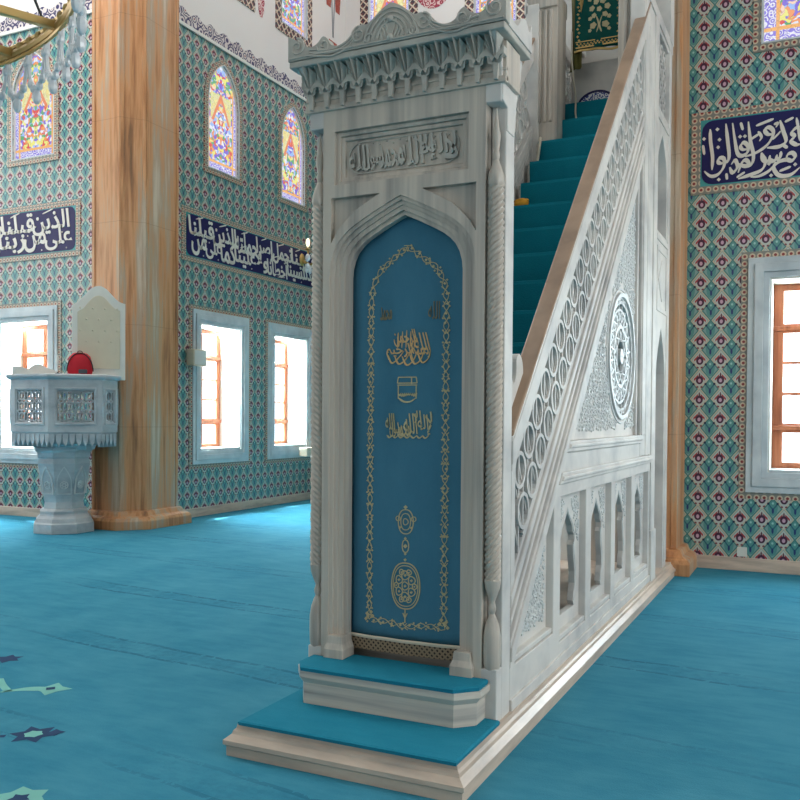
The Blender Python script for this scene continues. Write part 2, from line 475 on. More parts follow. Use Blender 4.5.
def write(mb, word, u0, v0, u1, v1, w0, w1, bold=.012, shear=0.0, warp=None):
    """one Arabic word as a raised solid fitted to a box"""
    vs, fs, _ = word_mesh(word, bold)
    w1 = w1+lift(); P = []
    for a, b in vs:
        u = u0+(u1-u0)*a+shear*(b-.5)*(v1-v0); v = v0+(v1-v0)*b
        if warp: u, v = warp(u, v)
        P.append((u, v))
    n = len(P); cnt = {}
    for f in fs:
        for i in range(len(f)):
            e = (f[i], f[(i+1) % len(f)]); cnt[e] = 1
    F = [list(f) for f in fs]; F = [[n+i for i in f] for f in F]
    for (a, b) in cnt:
        if (b, a) not in cnt: F.append([a, b, n+b, n+a])
    mb._add([(p[0], p[1], w0) for p in P]+[(p[0], p[1], w1) for p in P], F)
def nib(mb, path, wid, w0, w1, ang=R(55)):
    """reed-pen stroke: ribbon whose width follows the nib angle"""
    w1 = w1+lift(); p = smooth_path(path, 6); n = len(p); L, Rr = [], []
    for i in range(n):
        t = Vector(p[min(i+1, n-1)])-Vector(p[max(i-1, 0)]); t = t.normalized() if t.length else Vector((1, 0))
        a = math.atan2(t.y, t.x); w = wid*(.42+.58*abs(sin(a-ang)))*min(1, .35+4*i/n, .3+4*(n-1-i)/n)
        nx, ny = -t.y*w/2, t.x*w/2; L.append((p[i][0]+nx, p[i][1]+ny)); Rr.append((p[i][0]-nx, p[i][1]-ny))
    vs = []
    for i in range(n): vs += [(*L[i], w0), (*Rr[i], w0), (*Rr[i], w1), (*L[i], w1)]
    fs = []
    for i in range(n-1):
        for k in range(4): fs.append([i*4+k, i*4+(k+1) % 4, i*4+4+(k+1) % 4, i*4+4+k])
    fs += [[0, 1, 2, 3], [(n-1)*4+k for k in (3, 2, 1, 0)]]
    mb._add(vs, fs)
def dia(mb, c, r, w0, w1):
    w1 = w1+lift()
    mb.plate_convex([(c[0]-r, c[1]), (c[0], c[1]-r), (c[0]+r, c[1]), (c[0], c[1]+r)], w0, w1)

# ================================================================== SETTING
D, XA, XB, YB = 6.04, -7.62, -.38, 12.1
FB = Frame((0, D, 0), (1, 0, 0), (0, 0, 1))          # cross walls (face -y)
FA = Frame((XA, 0, 0), (0, 1, 0), (0, 0, 1))         # bay left wall (faces +x)
FK = Frame((0, YB, 0), (1, 0, 0), (0, 0, 1))         # bay back wall
T = .55
W_A = [(7.39, 8.47), (9.50, 10.60)]; W_B = (-10.55, -9.50); W_R = (.89, 1.99); WZ = (1.055, 3.10)
ST_A = [(7.56, 8.39), (9.71, 10.50)]
arcA = [pointed(a, b, 5.66, 6.78, 7.42, 10, .75) for a, b in ST_A]
upA = [pointed(7.72, 8.66, 8.86, 10.2, 10.9, 8, .7), pointed(9.69, 10.56, 8.86, 10.2, 10.9, 8, .7)]
arcB = pointed(-10.28, -9.37, 5.66, 6.62, 7.3, 10, .7); arcR = pointed(.78, 2.10, 5.56, 6.5, 7.3, 8, .7)
upK = [pointed(-7.07, -6.17, 8.86, 10.2, 10.9, 8, .7), pointed(-4.76, -3.92, 8.86, 10.2, 10.9, 8, .7)]
H = 12.0
b = MB(FA).plate(rect(D-.1, 0, YB+T, H), [rect(a, WZ[0], c, WZ[1]) for a, c in W_A]+arcA+upA, -T, 0)
struct(b.build('wall_bay_left', M_tileY), 'tiled side wall of the recess, with two deep windows', 'wall')
b = MB(FB).plate(rect(-16, 0, XA, H), [rect(W_B[0], WZ[0], W_B[1], WZ[1]), arcB], -T, 0)
struct(b.build('wall_left', M_tileX), 'tiled wall beyond the preacher pulpit, left of the pillar', 'wall')
b = MB(FB).plate(rect(XB-.02, 0, 9, H), [rect(W_R[0], WZ[0], W_R[1], WZ[1]), arcR], -T, 0)
struct(b.build('wall_right', M_tileX), 'tulip-tiled wall right of the stair pulpit', 'wall')
b = MB(FK).plate(rect(XA-T, 0, XB+T, H), upK, -T, 0)
struct(b.build('wall_bay_back', M_tileX), 'back wall of the recess, white plaster above tiles', 'wall')
b = MB().box((XB, D+T, 0), (XB+T, YB, H)); struct(b.build('wall_bay_right', M_tileY), 'far side wall of the recess behind the stair pulpit', 'wall')
b = MB().plate([(-16, -13), (9, -13), (9, D+T), (XB+T, D+T), (XB+T, YB+T), (XA-T, YB+T), (XA-T, D+T), (-16, D+T)], (), -.2, 0); floor = struct(b.build('floor', M_floor), 'turquoise prayer carpet covering the whole floor', 'floor')
b = MB().plate([(-16.4, -13.4), (9.4, -13.4), (9.4, D+T), (XB+T, D+T), (XB+T, YB+T), (XA-T, YB+T), (XA-T, D+T), (-16.4, D+T)], (), H, H+.2); struct(b.build('ceiling', M_plaster), 'white ceiling high above the hall', 'ceiling')
b = MB().box((-16.4, -13.4, -.2), (-16, D+T, H)); struct(b.build('wall_far_left', M_plaster), 'white side wall of the hall', 'wall')
b = MB().box((9, -13.4, -.2), (9.4, D+T, H)); struct(b.build('wall_far_right', M_plaster), 'white side wall of the hall on the right', 'wall')
b = MB().box((-16, -13.4, -.2), (9, -13, H)); struct(b.build('wall_rear', M_plaster), 'white wall behind the hall', 'wall')
m = MAT('pale_paving', .9); m.color(m.mix(m.noise(m.vec(*m.coords()), .6, 3), lin(214, 216, 206), lin(190, 200, 184)))
b = MB().box((-40, -30, -.7), (40, 45, -.5)); struct(b.build('ground_outside', m.m), 'pale paved ground outside the windows', 'ground')

# carpet motifs woven near the left edge of the view
mb_c = plain('celadon_wool', lin(120, 190, 180), .95); mb_n = plain('navy_wool', lin(18, 60, 100), .95)
fm = MB()
def flat(path, wid):
    m_ = MB(); p = smooth_path(path, 6); L, Q = [], []
    for i in range(len(p)):
        t = Vector(p[min(i+1, len(p)-1)])-Vector(p[max(i-1, 0)]); t.normalize()
        w = wid(i/(len(p)-1))/2; L.append((p[i][0]-t.y*w, p[i][1]+t.x*w)); Q.append((p[i][0]+t.y*w, p[i][1]-t.x*w))
    n = len(p); vs = [(*a, .0012) for a in L]+[(*a, .0012) for a in Q]
    m_._add(vs, [[i, i+1, n+i+1, n+i] for i in range(n-1)]); return m_
def star(c, r, k=6, q=.62, ang=0, z=.0016, st=1.0):
    m_ = MB(); pts = []
    for i in range(k*2):
        a = ang+PI*i/k; rr = r if i % 2 == 0 else r*q
        pts.append((c[0]+rr*cos(a)*st, c[1]+rr*sin(a), z))
    m_.face(pts); return m_
flat([(-3.25, -.62), (-3.02, -.56), (-2.90, -.43), (-2.80, -.30), (-2.70, -.24)], lambda t: .05+.03*sin(t*9)).build('carpet_vine', mb_c, floor)
flat([(-3.1, -.22), (-2.98, -.30), (-2.85, -.37)], lambda t: .045).build('carpet_vine', mb_c, floor)
star((-2.66, -.225), .12, 4, .55, .5).build('carpet_leaf', mb_c, floor)
star((-2.67, -.225), .035, 4, .7, z=.003).build('carpet_bud', mb_n, floor)
star((-2.165, -.80), .125, 6, .58, .4).build('carpet_flower', mb_n, floor)
star((-2.165, -.80), .05, 6, .8, .4, z=.003).build('carpet_flower_heart', mb_c, floor)
star((-2.085, -.735), .05, 4, .6, .7, z=.0026).build('carpet_bud', mb_n, floor)
flat([(-2.60, -1.12), (-2.42, -.98), (-2.27, -.88)], lambda t: .016+.02*t).build('carpet_vine', mb_n, floor)
star((-1.62, -1.36), .125, 6, .7, .2).build('carpet_flower', mb_c, floor)
star((-1.62, -1.36), .05, 5, .6, .2, z=.003).build('carpet_flower_heart', mb_n, floor)
star((-3.42, .11), .10, 6, .6).build('carpet_flower', mb_n, floor)

# skirting, tile-top strips
n_ = [0]
def strip_obj(name, mat, label, cat, *boxes):
    b = MB()
    for a, c in boxes: b.box(a, c)
    return struct(b.build(name, mat, bevel=.006), label, cat)
strip_obj('baseboard_left', M_plinth, 'low stone skirting under the left tiled wall', 'skirting', ((-16, D-.03, 0), (-8.1, D, .14)))
strip_obj('baseboard_right', M_plinth, 'low stone skirting under the right tiled wall', 'skirting', ((.06, D-.03, 0), (9, D, .14)))
strip_obj('baseboard_bay', M_plinth, 'low stone skirting along the recess wall', 'skirting', ((XA, 6.5, 0), (XA+.03, YB, .14)))
strip_obj('trim_1', M_white, 'thin white moulding above the recess tiles', 'trim', ((XA, D, 7.66), (XA+.035, YB, 7.715)))
strip_obj('trim_2', M_white, 'thin white moulding above the left wall tiles', 'trim', ((-16, D-.035, 7.66), (XA, D, 7.715)))
strip_obj('trim_3', M_white, 'thin white moulding above the right wall tiles', 'trim', ((0, D-.035, 7.66), (9, D, 7.715)))

# corner pillars in orange veined stone
def pillar(name, x, s, label):
    f = lambda p: [(x+s*q[0], q[1]) for q in p]
    shaft = [(-.43, 6.2), (-.43, 5.5), (.09, 5.5), (.32, 5.77), (.32, 6.46), (.0, 6.46), (0, 6.2)]
    root = thing(name, label, 'pillar', (x, 5.9, 0)); root['kind'] = 'structure'
    MB().plate(f(shaft), (), 0, H).build('shaft', M_orange, root, bevel=.012)
    b = MB()
    def off(d): return [(-.43-d, 6.15), (-.43-d, 5.5-d), (.09+d*.45, 5.5-d), (.32+d, 5.77-d*.45), (.32+d, 6.46+d), (.01, 6.46+d), (.01, 6.15)]
    prof = [(0, .15), (.12, .15), (.16, .13), (.19, .07), (.25, .045), (.26, .0)]
    b.loft([[(*q, z) for q in f(off(d))] for z, d in prof])
    b.build('pillar_base', M_orange, root, bevel=.006)
    b = MB()                                                    # flat fillets along the arrises
    for (ax, ay), (bx, by) in (((-.43, 5.5), (.09, 5.5)), ((.09, 5.5), (.32, 5.77)), ((.32, 5.77), (.32, 6.46))):
        p, q = Vector(f([(ax, ay)])[0]), Vector(f([(bx, by)])[0]); d = (q-p).normalized(); nn = Vector((d.y, -d.x))*s
        for k in (.0, (q-p).length-.055):
            a = p+d*k; c = a+d*.055; pts = [a, c, c+nn*.012, a+nn*.012]
            b.plate([(v.x, v.y) for v in pts], (), .26, H)
    b.build('arris_fillet', M_orange, root, bevel=.004)
pillar('pillar_left', XA, 1, 'tall orange veined stone pillar behind the preacher pulpit')
pillar('pillar_right', -.38, -1, 'orange veined stone pilaster edge between the stair pulpit and the tulip tiles')

# deep windows with marble architrave and wooden sash
def window(n, fr, u0, u1, bord, label, wall_back=-T):
    root = thing('window_%d' % n, label, 'window', tuple(fr((u0, WZ[0], 0)))); root['kind'] = 'structure'
    z0, z1 = WZ
    b = MB(fr)
    for o0, o1, w in ((.215, .15, .035), (.15, .06, .055), (.06, .0, .03)):
        b.plate(rect(u0-o0, z0-o0, u1+o0, z1+o0), [rect(u0-o1, z0-o1, u1+o1, z1+o1)], .0, w)
    b.build('marble_frame', M_frame, root, bevel=.006)
    b = MB(fr).plate(rect(u0-.285, z0-.285, u1+.285, z1+.285), [rect(u0-.215, z0-.215, u1+.215, z1+.215)], 0, .012)
    b.build('tile_border', bord, root)
    b = MB(fr); e = .018
    b.plate(rect(u0, z0, u1, z1), [rect(u0+e, z0+e, u1-e, z1-e)], wall_back, .0); b.build('reveal', M_white, root)
    a0, a1, b0, b1 = u0+e, u1-e, z0+e, z1-e; f = .075; mid = (a0+a1)/2; t1, t2 = b0+.43, b1-.46
    sash = MB(fr)
    rows = [(b0+f, t1-.03), (t1+.07, t1+.07+(t2-t1-.14)/3-.02), (t1+.07+(t2-t1-.14)/3+.01, t1+.07+(t2-t1-.14)*2/3-.01), (t1+.07+(t2-t1-.14)*2/3+.02, t2-.07), (t2+.03, b1-f)]
    holes = [rect(x0, r0, x1, r1) for r0, r1 in rows for x0, x1 in ((a0+f+.03, mid-.045), (mid+.045, a1-f-.03))]
    sash.plate(rect(a0, b0, a1, b1), holes, -.47, -.41)
    so = sash.build('sash', M_wood, root, bevel=.008)
    b = MB(fr)
    b.strip((a0, t1+.02), (a1, t1+.02), .05, -.41, -.385); b.strip((a0, t2-.02), (a1, t2-.02), .05, -.41, -.385)
    b.strip((mid, t1), (mid, t2), .04, -.41, -.39); b.build('transom', M_wood, root, bevel=.006)
    MB(fr).box((mid-.07, t1+.5, -.41), (mid-.045, t1+.62, -.37)).build('handle', M_gold, so, bevel=.004)
    MB(fr).plate_convex(rect(a0, b0, a1, b1), -.452, -.447).build('pane', M_glass, root)
    MB(fr).box((u0+e, z0+.0, -.42), (u1-e, z0+e+.012, .01)).build('sill', M_frame, root, bevel=.004)
window(1, FB, W_B[0], W_B[1], M_bordX, 'deep window with a wooden sash left of the goblet pulpit')
window(2, FA, *W_A[0], M_bordY, 'deep wooden-sash window in the recess wall beside the pillar')
window(3, FA, *W_A[1], M_bordY, 'deep wooden-sash window in the recess wall, half hidden by the stair pulpit')
window(4, FB, W_R[0], W_R[1], M_bordX, 'deep window with a wooden sash in the tulip-tiled wall')

# stained glass lights
def light(n, fr, arch, ax, bord, label, bw=.10, bright=.85, recess=-.035):
    us = [p[0] for p in arch]; zs = [p[1] for p in arch]; u0, u1, z0, z1 = min(us), max(us), min(zs), max(zs); c = (u0+u1)/2
    root = thing('window_%d' % n, label, 'stained glass window', tuple(fr((c, z0, 0)))); root['kind'] = 'structure'
    grow = lambda d: [(c+(p[0]-c)*(1+2*d/(u1-u0)), z0-d+(p[1]-z0)*(1+2*d/(z1-z0))) for p in arch]
    MB(fr).plate(grow(bw), [arch], 0, .018).build('painted_border', bord, root)
    MB(fr).plate(grow(.012), [grow(-.006)], 0.0, .024).build('inner_moulding', M_frame, root, bevel=.004)
    MB(fr).plate(arch, [grow(-.012)], recess-.04, recess+.02).build('plaster_tracery', M_white, root)
    MB(fr).plate(arch, (), recess-.03, recess-.015).build('stained_pane', stained('stained_glass_%d' % n, n*3.1, ax, (u1-u0)/2, z1-z0, bright), root, origin=tuple(fr((c, z0, recess))))
light(5, FB, arcB, 0, M_bordX, 'pointed stained glass window behind the hanging crystals')
light(6, FA, arcA[0], 1, M_bordY, 'arched stained glass window high in the recess, beside the pillar')
light(7, FA, arcA[1], 1, M_bordY, 'arched stained glass window high in the recess, beside the marble portal')
light(8, FB, arcR, 0, M_bordX, 'stained glass window above the tulip tiles at the top right', .09)
light(9, FA, upA[0], 1, M_latY, 'uppermost stained glass window near the pillar, only its patterned corner showing', .19)
light(10, FA, upA[1], 1, M_latY, 'upper stained glass window with lattice border above the left end of the portal crest', .19)
light(11, FK, upK[0], 0, M_latX, 'upper stained glass window with lattice border behind the centre of the portal crest', .2)
light(12, FK, upK[1], 0, M_latX, 'upper stained glass window with lattice border behind the right end of the portal crest', .2)

# painted ornaments on the white plaster
M_orn = marble('painted_red_arabesque', lin(176, 92, 80), lin(150, 66, 56), lin(204, 180, 170), 14, 14, 14, .7)
m = MAT('painted_pink_arabesque', .7); q = S(m.nt, m.voro(m.vec(*m.coords()), 9)); m.color(m.mix((q*20).sin() > -.1, lin(222, 196, 190), lin(160, 50, 72))); M_orn2 = m.m
root = thing('painted_drop_ornament', 'red drop shaped ornament painted on white plaster left of the portal crest', 'wall ornament', (XA, 11.6, 8.9))
for pts in ([(11.42, 9.22), (11.74, 9.22), (11.66, 8.82), (11.58, 8.72), (11.5, 8.82)], [(11.28, 10.25), (11.52, 10.25), (11.48, 9.86), (11.32, 9.86)], [(11.64, 10.25), (11.88, 10.25), (11.84, 9.86), (11.68, 9.86)]):
    MB(FA).plate(pts, (), 0, .006).build('red_panel', M_orn, root)
b = MB(FA)
b.strip((11.52, 10.1), (11.58, 9.3), .04, 0, .005); b.strip((11.64, 10.1), (11.58, 9.3), .04, 0, .005)
b.build('grey_stem', plain('grey_paint', lin(150, 152, 156), .7), root)
pts = [(-5.62+.42*cos(2*PI*i/24), 10.22+.5*sin(2*PI*i/24)) for i in range(24)]
tag(MB(FK).plate(pts, (), 0, .006).build('painted_roundel', M_orn2), 'pink arabesque roundel painted on plaster between two upper stained windows', 'wall ornament')
b = MB(FA).plate([(9.05+.1*cos(2*PI*i/10), 8.95+.2*sin(2*PI*i/10)*(1 if i < 6 else 1.5)) for i in range(10)], (), 0, .006)
tag(b.build('painted_pendant_ornament', M_orn2), 'small pink pendant ornament painted on plaster between the upper recess windows', 'wall ornament')

# calligraphy bands
def rr(u0, v0, u1, v1, c, n=4):
    out = []
    for cu, cv, a0 in ((u1-c, v0+c, -90), (u1-c, v1-c, 0), (u0+c, v1-c, 90), (u0+c, v0+c, 180)):
        for i in range(n+1): a = R(a0+90*i/n); out.append((cu+c*cos(a), cv+c*sin(a)))
    return out
def band(fr, u0, u1, v0, v1, bord, label, words=None, strokes=None):
    root = thing('inscription_panel', label, 'inscription', tuple(fr(((u0+u1)/2, v0, 0))))
    MB(fr).plate(rect(u0-.11, v0-.10, u1+.11, v1+.10), [rect(u0-.015, v0-.015, u1+.015, v1+.015)], 0, .012).build('tile_border', bord, root)
    MB(fr).plate(rect(u0-.015, v0-.015, u1+.015, v1+.015), (), 0, .006).build('corner_tile', M_cornerteal, root)
    MB(fr).plate(rr(u0, v0, u1, v1, .11), (), .006, .012).build('navy_ground', M_navy, root)
    b = MB(fr)
    if strokes: strokes(b)
    if words:
        Hh = v1-v0; n = len(words[0]); k0 = n//2
        for row, (lo, hi) in enumerate(((.03, .60), (.40, .97))):
            seq = words[0][row::2]; tot = sum(w[1] for w in seq); sc = (u1-u0-.12)/tot; x = u1-.06-(.05 if row else 0)
            for w, wd in seq:
                d = wd*sc; a, c = v0+lo*Hh, v0+hi*Hh
                write(b, w, x-d*1.04, a, x, c, .012, .018, .020, -.10)
                dia(b, (x-d*.5, c+.012), .015, .012, .018); dia(b, (x-d*.2, a+.02), .013, .012, .018)
                nib(b, [(x-d*.75, c-.04), (x-d*.45, c+.02)], .024, .012, .018)
                x -= d*.985
    b.build('calligraphy', M_letter, root)
WA = [('ربنا', .62), ('لا', .42), ('تؤاخذنا', .86), ('إن', .40), ('نسينا', .74), ('أو', .40), ('أخطأنا', .82), ('ربنا', .60), ('ولا', .5), ('تحمل', .7), ('علينا', .74), ('إصرا', .6), ('كما', .5), ('حملته', .72), ('على', .5), ('الذين', .7), ('من', .45), ('قبلنا', .7)]
band(FA, 7.03, 11.75, 4.15, 4.80, M_bordY, 'navy calligraphy band on the recess wall between pillar and marble portal', (WA, 11.7))
WBt = [('على', .6), ('الذين', .78), ('من', .5), ('قبلنا', .72), ('ربنا', .62), ('ولا', .5), ('تحملنا', .8), ('ما', .4), ('لا', .4), ('طاقة', .62), ('لنا', .5), ('به', .44), ('واعف', .6), ('عنا', .5), ('واغفر', .7), ('لنا', .5)]
band(FB, -13.4, -8.93, 4.15, 4.81, M_bordX, 'navy calligraphy band on the wall left of the pillar', (WBt, -8.98))
STROKES={'a1':[(0.274, 4.728), (0.278, 4.602), (0.301, 4.423), (0.296, 4.291)],'waw':[(0.42, 4.357), (0.382, 4.351), (0.358, 4.372), (0.371, 4.407), (0.41, 4.402), (0.423, 4.357), (0.407, 4.293), (0.352, 4.233), (0.283, 4.226), (0.219, 4.285)],'lam':[(0.432, 4.765), (0.452, 4.58), (0.468, 4.432), (0.455, 4.368), (0.413, 4.362)],'qalif':[(0.498, 4.763), (0.521, 4.6), (0.55, 4.443), (0.591, 4.405), (0.641, 4.425), (0.658, 4.473), (0.644, 4.519), (0.607, 4.542), (0.581, 4.505), (0.604, 4.47), (0.652, 4.47)],'lam2':[(0.655, 4.756), (0.678, 4.55), (0.709, 4.402), (0.694, 4.31), (0.627, 4.293), (0.558, 4.326)],'waw2':[(0.891, 4.594), (0.845, 4.6), (0.817, 4.647), (0.857, 4.67), (0.897, 4.629), (0.891, 4.566), (0.839, 4.486), (0.747, 4.426), (0.626, 4.391)],'dal':[(0.962, 4.727), (0.996, 4.609), (1.021, 4.506), (0.959, 4.457), (0.84, 4.458)],'ain':[(1.152, 4.637), (1.113, 4.628), (1.075, 4.584), (1.102, 4.545), (1.07, 4.5), (1.116, 4.458), (1.155, 4.458)],'alifr':[(1.118, 4.734), (1.14, 4.604), (1.154, 4.489)],'sin':[(0.787, 4.414), (0.808, 4.325), (0.862, 4.326), (0.87, 4.375), (0.888, 4.316), (0.932, 4.321), (0.94, 4.374), (0.958, 4.329), (0.975, 4.405)],'ra':[(0.787, 4.414), (0.826, 4.316), (0.789, 4.234), (0.682, 4.196), (0.56, 4.166)],'mim':[(1.027, 4.313), (1.039, 4.362), (1.084, 4.377), (1.111, 4.336), (1.079, 4.297), (1.027, 4.313), (0.948, 4.294), (0.856, 4.212), (0.763, 4.172), (0.683, 4.174)],'nun':[(0.924, 4.304), (0.909, 4.235), (0.963, 4.157), (1.068, 4.152), (1.158, 4.22)],'ha':[(0.476, 4.299), (0.505, 4.238), (0.552, 4.291), (0.53, 4.366), (0.49, 4.327)],'he2':[(0.56, 4.232), (0.599, 4.336), (0.64, 4.353), (0.667, 4.306), (0.627, 4.282)],'h1':[(0.73, 4.702), (0.902, 4.753)],'h2':[(1.008, 4.704), (1.092, 4.74)],'h3':[(0.962, 4.2), (1.073, 4.237)],'h4':[(0.546, 4.182), (0.628, 4.231)],'kink':[(0.677, 4.565), (0.758, 4.612)],'k2':[(0.58, 4.759), (0.601, 4.676)],'w3':[(0.765, 4.539), (0.785, 4.58), (0.751, 4.642)],'w4':[(0.892, 4.537), (0.944, 4.587), (0.97, 4.619)],'h5':[(0.201, 4.568), (0.216, 4.463)],'h6':[(0.443, 4.238), (0.45, 4.171)],'h7':[(0.903, 4.693), (0.942, 4.701), (0.923, 4.661)],'h8':[(0.998, 4.466), (1.038, 4.433)]}
DOTS= [(0.575, 4.61), (0.623, 4.608), (0.346, 4.718), (0.211, 4.633), (0.369, 4.605), (0.356, 4.526), (1.112, 4.254), (0.884, 4.166), (0.367, 4.18), (0.862, 4.29)]

def traced(b):
    STROKES.pop('sin', None)
    STROKES.update(s1=[(.787, 4.414), (.80, 4.345), (.835, 4.318), (.862, 4.335), (.872, 4.378)], s2=[(.868, 4.345), (.89, 4.314), (.925, 4.328), (.94, 4.376)], s3=[(.936, 4.335), (.956, 4.328), (.972, 4.36), (.977, 4.405)])
    for k, p in STROKES.items(): nib(b, p, .044 if len(p) > 3 else .034, .012, .02)
    for p in DOTS: dia(b, p, .02, .012, .02)
    write(b, 'أحد', 1.2, 4.42, 1.62, 4.76, .012, .02, .02); write(b, 'بين', 1.55, 4.18, 2.1, 4.6, .012, .02, .02); write(b, 'نفرق', 1.95, 4.34, 2.5, 4.76, .012, .02, .02)
band(FB, .19, 2.62, 4.14, 4.82, M_bordX, 'navy panel with large cream calligraphy on the tulip-tiled wall', None, traced)

# wall fittings
root = thing('wall_speaker', 'cream box speaker on the tiles between pillar and first recess window', 'speaker', (XA, 7.15, 2.4))
MB(FA).box((6.98, 2.40, .05), (7.30, 2.66, .2)).build('housing', M_beige, root, bevel=.012)
MB(FA).box((7.06, 2.48, 0), (7.2, 2.58, .06)).build('bracket', M_black, root)
MB(FA).box((7.0, 2.42, .198), (7.28, 2.64, .206)).build('grille', M_white, root, bevel=.006)
root = thing('wall_speaker', 'cream box speaker low beside the marble portal, under the second recess window', 'speaker', (XA, 10.5, .9))
MB(FA).box((10.28, .86, .06), (10.72, 1.03, .24)).build('housing', M_beige, root, bevel=.012)
MB(FA).box((10.4, .9, .03), (10.6, 1.0, .07)).build('bracket', M_black, root)
root = thing('wall_socket', 'small white socket low on the tulip-tiled wall', 'socket', (.65, D, .1))
MB(FB).box((.60, .15, 0), (.70, .25, .012)).build('plate', M_white, root, bevel=.004)
for k in (.635, .665): MB(FB).lathe((0, 0, 0), [(0, .001)], 3) if 0 else None
MB(FB).ring((.65, .2), .025, .006, .012, .016).build('socket_ring', M_white, root)

# ================================================================== STAIR PULPIT (MINBAR)
BW = 1.05                                    # body width, front right corner at the origin
minbar = thing('marble_pulpit', 'tall carved marble stair pulpit with arched portal and pierced balustrades', 'pulpit', (-BW/2, 2.5, 0))
ZP = .144
# stepped plinth all round
def loop(d, z): return [(-1.15+d, -.60+d, z), (.07-d, -.60+d, z), (.07-d, 5.335, z), (-1.15+d, 5.335, z)]
MB().loft([loop(d, z) for z, d in ((0, .012), (.045, .012), (.055, 0), (.075, 0), (.085, .012), (.10, .03), (.115, .035), (.125, .045), (ZP, .05))]).build('plinth', M_plinth, minbar)
# entrance step
def chamf(d, z): return [(-1.005-d, .02, z), (-1.005-d, -.12-d*.5, z), (-.95-d*.5, -.20-d, z), (-.14+d*.5, -.20-d, z), (-.055+d, -.12-d*.5, z), (-.055+d, .02, z)]
MB().loft([chamf(d, z) for z, d in ((ZP, .0), (.27, 0), (.285, .012), (.30, .022), (.332, .022))]).build('entrance_step', M_step, minbar)

FF = Frame((0, 0, 0), (1, 0, 0), (0, 0, 1))              # front face
C0, C1 = -.842, -.212                                     # arch opening
opening = keel(C0, C1, .33, 2.33, 2.625)
mould = lambda d: keel(C0-d, C1+d, .33-d*0, 2.33+d*.15, 2.625+d*1.0)
b = MB(FF)
sp = .055
spL = [(-.925, 2.735), (-.925, 2.50), (-.885, 2.565), (-.80, 2.65), (-.68, 2.715), (-.64, 2.735)]
spR = [(-1.05-x, z) for x, z in spL][::-1]; spR = [(x-.0, z) for x, z in spR]
o_out = mould(.088)
b.plate(rect(-.972, .33, -.078, 3.20), [o_out[:0]+[(p[0], max(p[1], .3305)) for p in o_out], rect(-.905, 2.80, -.165, 3.075), spL, spR], -.12, 0)
b.build('portal_front', M_front, minbar, bevel=.004)
for k, (d0, d1, w) in enumerate(((.088, .068, -.010), (.068, .046, -.026), (.046, .022, -.036), (.022, 0, -.055))):
    o1, o2 = mould(d0+.004), mould(d1)
    MB(FF).plate(o1, [[(p[0], max(p[1], .3305)) for p in o2]], -.095, w).build('arch_moulding', M_front, minbar, bevel=.003)
for x0, x1 in ((C0-.085, C0+.008), (C1-.008, C1+.085)):
    b = MB().loft([[(x0-e, -.02-e, z), (x1+e, -.02-e, z), (x1+e, .09, z), (x0-e, .09, z)] for z, e in ((.34, .012), (.40, .012), (.43, .0), (.47, -.004))])
    b.build('jamb_foot', M_front, minbar, bevel=.004)
# recessed panel with the carved creed
b = MB(FF)
for i, (e, w) in enumerate(((.0, -.022), (.022, -.035))):
    b.plate(rect(-.905+e, 2.80+e, -.165-e, 3.075-e), [rect(-.905+e+.022, 2.80+e+.022, -.165-e-.022, 3.075-e-.022)], -.08, w)
b.build('panel_moulding', M_front, minbar, bevel=.004)
MB(FF).plate(rect(-.905, 2.80, -.165, 3.075), (), -.10, -.05).build('panel_ground', M_front, minbar)
b = MB(FF)
cart = rr(-.845, 2.855, -.228, 3.02, .075, 5)
b.plate(cart, [[(-.5365+(x+.5365)*.982, 2.9375+(z-2.9375)*.94) for x, z in cart]], -.05, -.043)
for i, (w, a, c, lo, hi, sh) in enumerate((('لا', -.30, -.245, 2.872, 3.008, 0), ('إله', -.385, -.285, 2.868, 3.0, 0), ('إلا', -.445, -.36, 2.875, 3.012, 0), ('الله', -.555, -.43, 2.866, 3.01, 0), ('محمد', -.66, -.54, 2.868, 2.99, 0), ('رسول', -.755, -.625, 2.866, 2.985, 0), ('الله', -.835, -.73, 2.872, 3.0, 0))):
    write(b, w, a-.008, lo, c+.008, hi, -.05, -.036, .012, -.08)
for k in range(16):
    dia(b, (-.82+k*.038, 2.995+.012*(k % 2)), .006, -.05, -.042)
b.build('creed_carving', M_crest, minbar)
for q in (spL, spR): MB(FF).plate(q, (), -.06, -.035).build('spandrel_panel', M_front, minbar)
# rear of the portal and its flanks
b = MB().box((-BW, .075, .13), (-.975, .20, 3.16)).box((-.075, .075, .13), (0, .20, 3.16))
b.box((-BW, 0.0, .13), (-.965, .08, .40)).box((-.085, 0, .13), (0, .08, .40)).box((-BW, .0, 3.10), (-.965, .08, 3.2)).box((-.085, .0, 3.10), (0, .08, 3.2))
b.build('portal_flank', M_side, minbar, bevel=.006)
# twisted corner colonettes
prof = [(0, .034), (.03, .041), (.10, .043), (.17, .042), (.22, .034), (.26, .020), (.275, .012), (.29, .017), (.305, .020), (.32, .015), (.335, .012), (.36, .022), (.40, .036), (.44, .041)]
z = .44
while z < 2.33: prof.append((z, .039)); z += .0048
prof += [(2.34, .041), (2.38, .038), (2.42, .024), (2.45, .012), (2.465, .017), (2.48, .018), (2.495, .012), (2.53, .018), (2.57, .022), (2.60, .014), (2.66, .006), (2.70, .002)]
for x, s_ in ((-.037, -1), (-BW+.037, 1)):
    tw = lambda a, z, r, s_=s_: (0.0066*(.7-2*abs(sin(3*a+s_*z*104))) if .44 < z < 2.335 else 0)
    MB().lathe((x, .036, .385), prof, 36, tw).build('twisted_colonette', M_front, minbar, smooth=True)
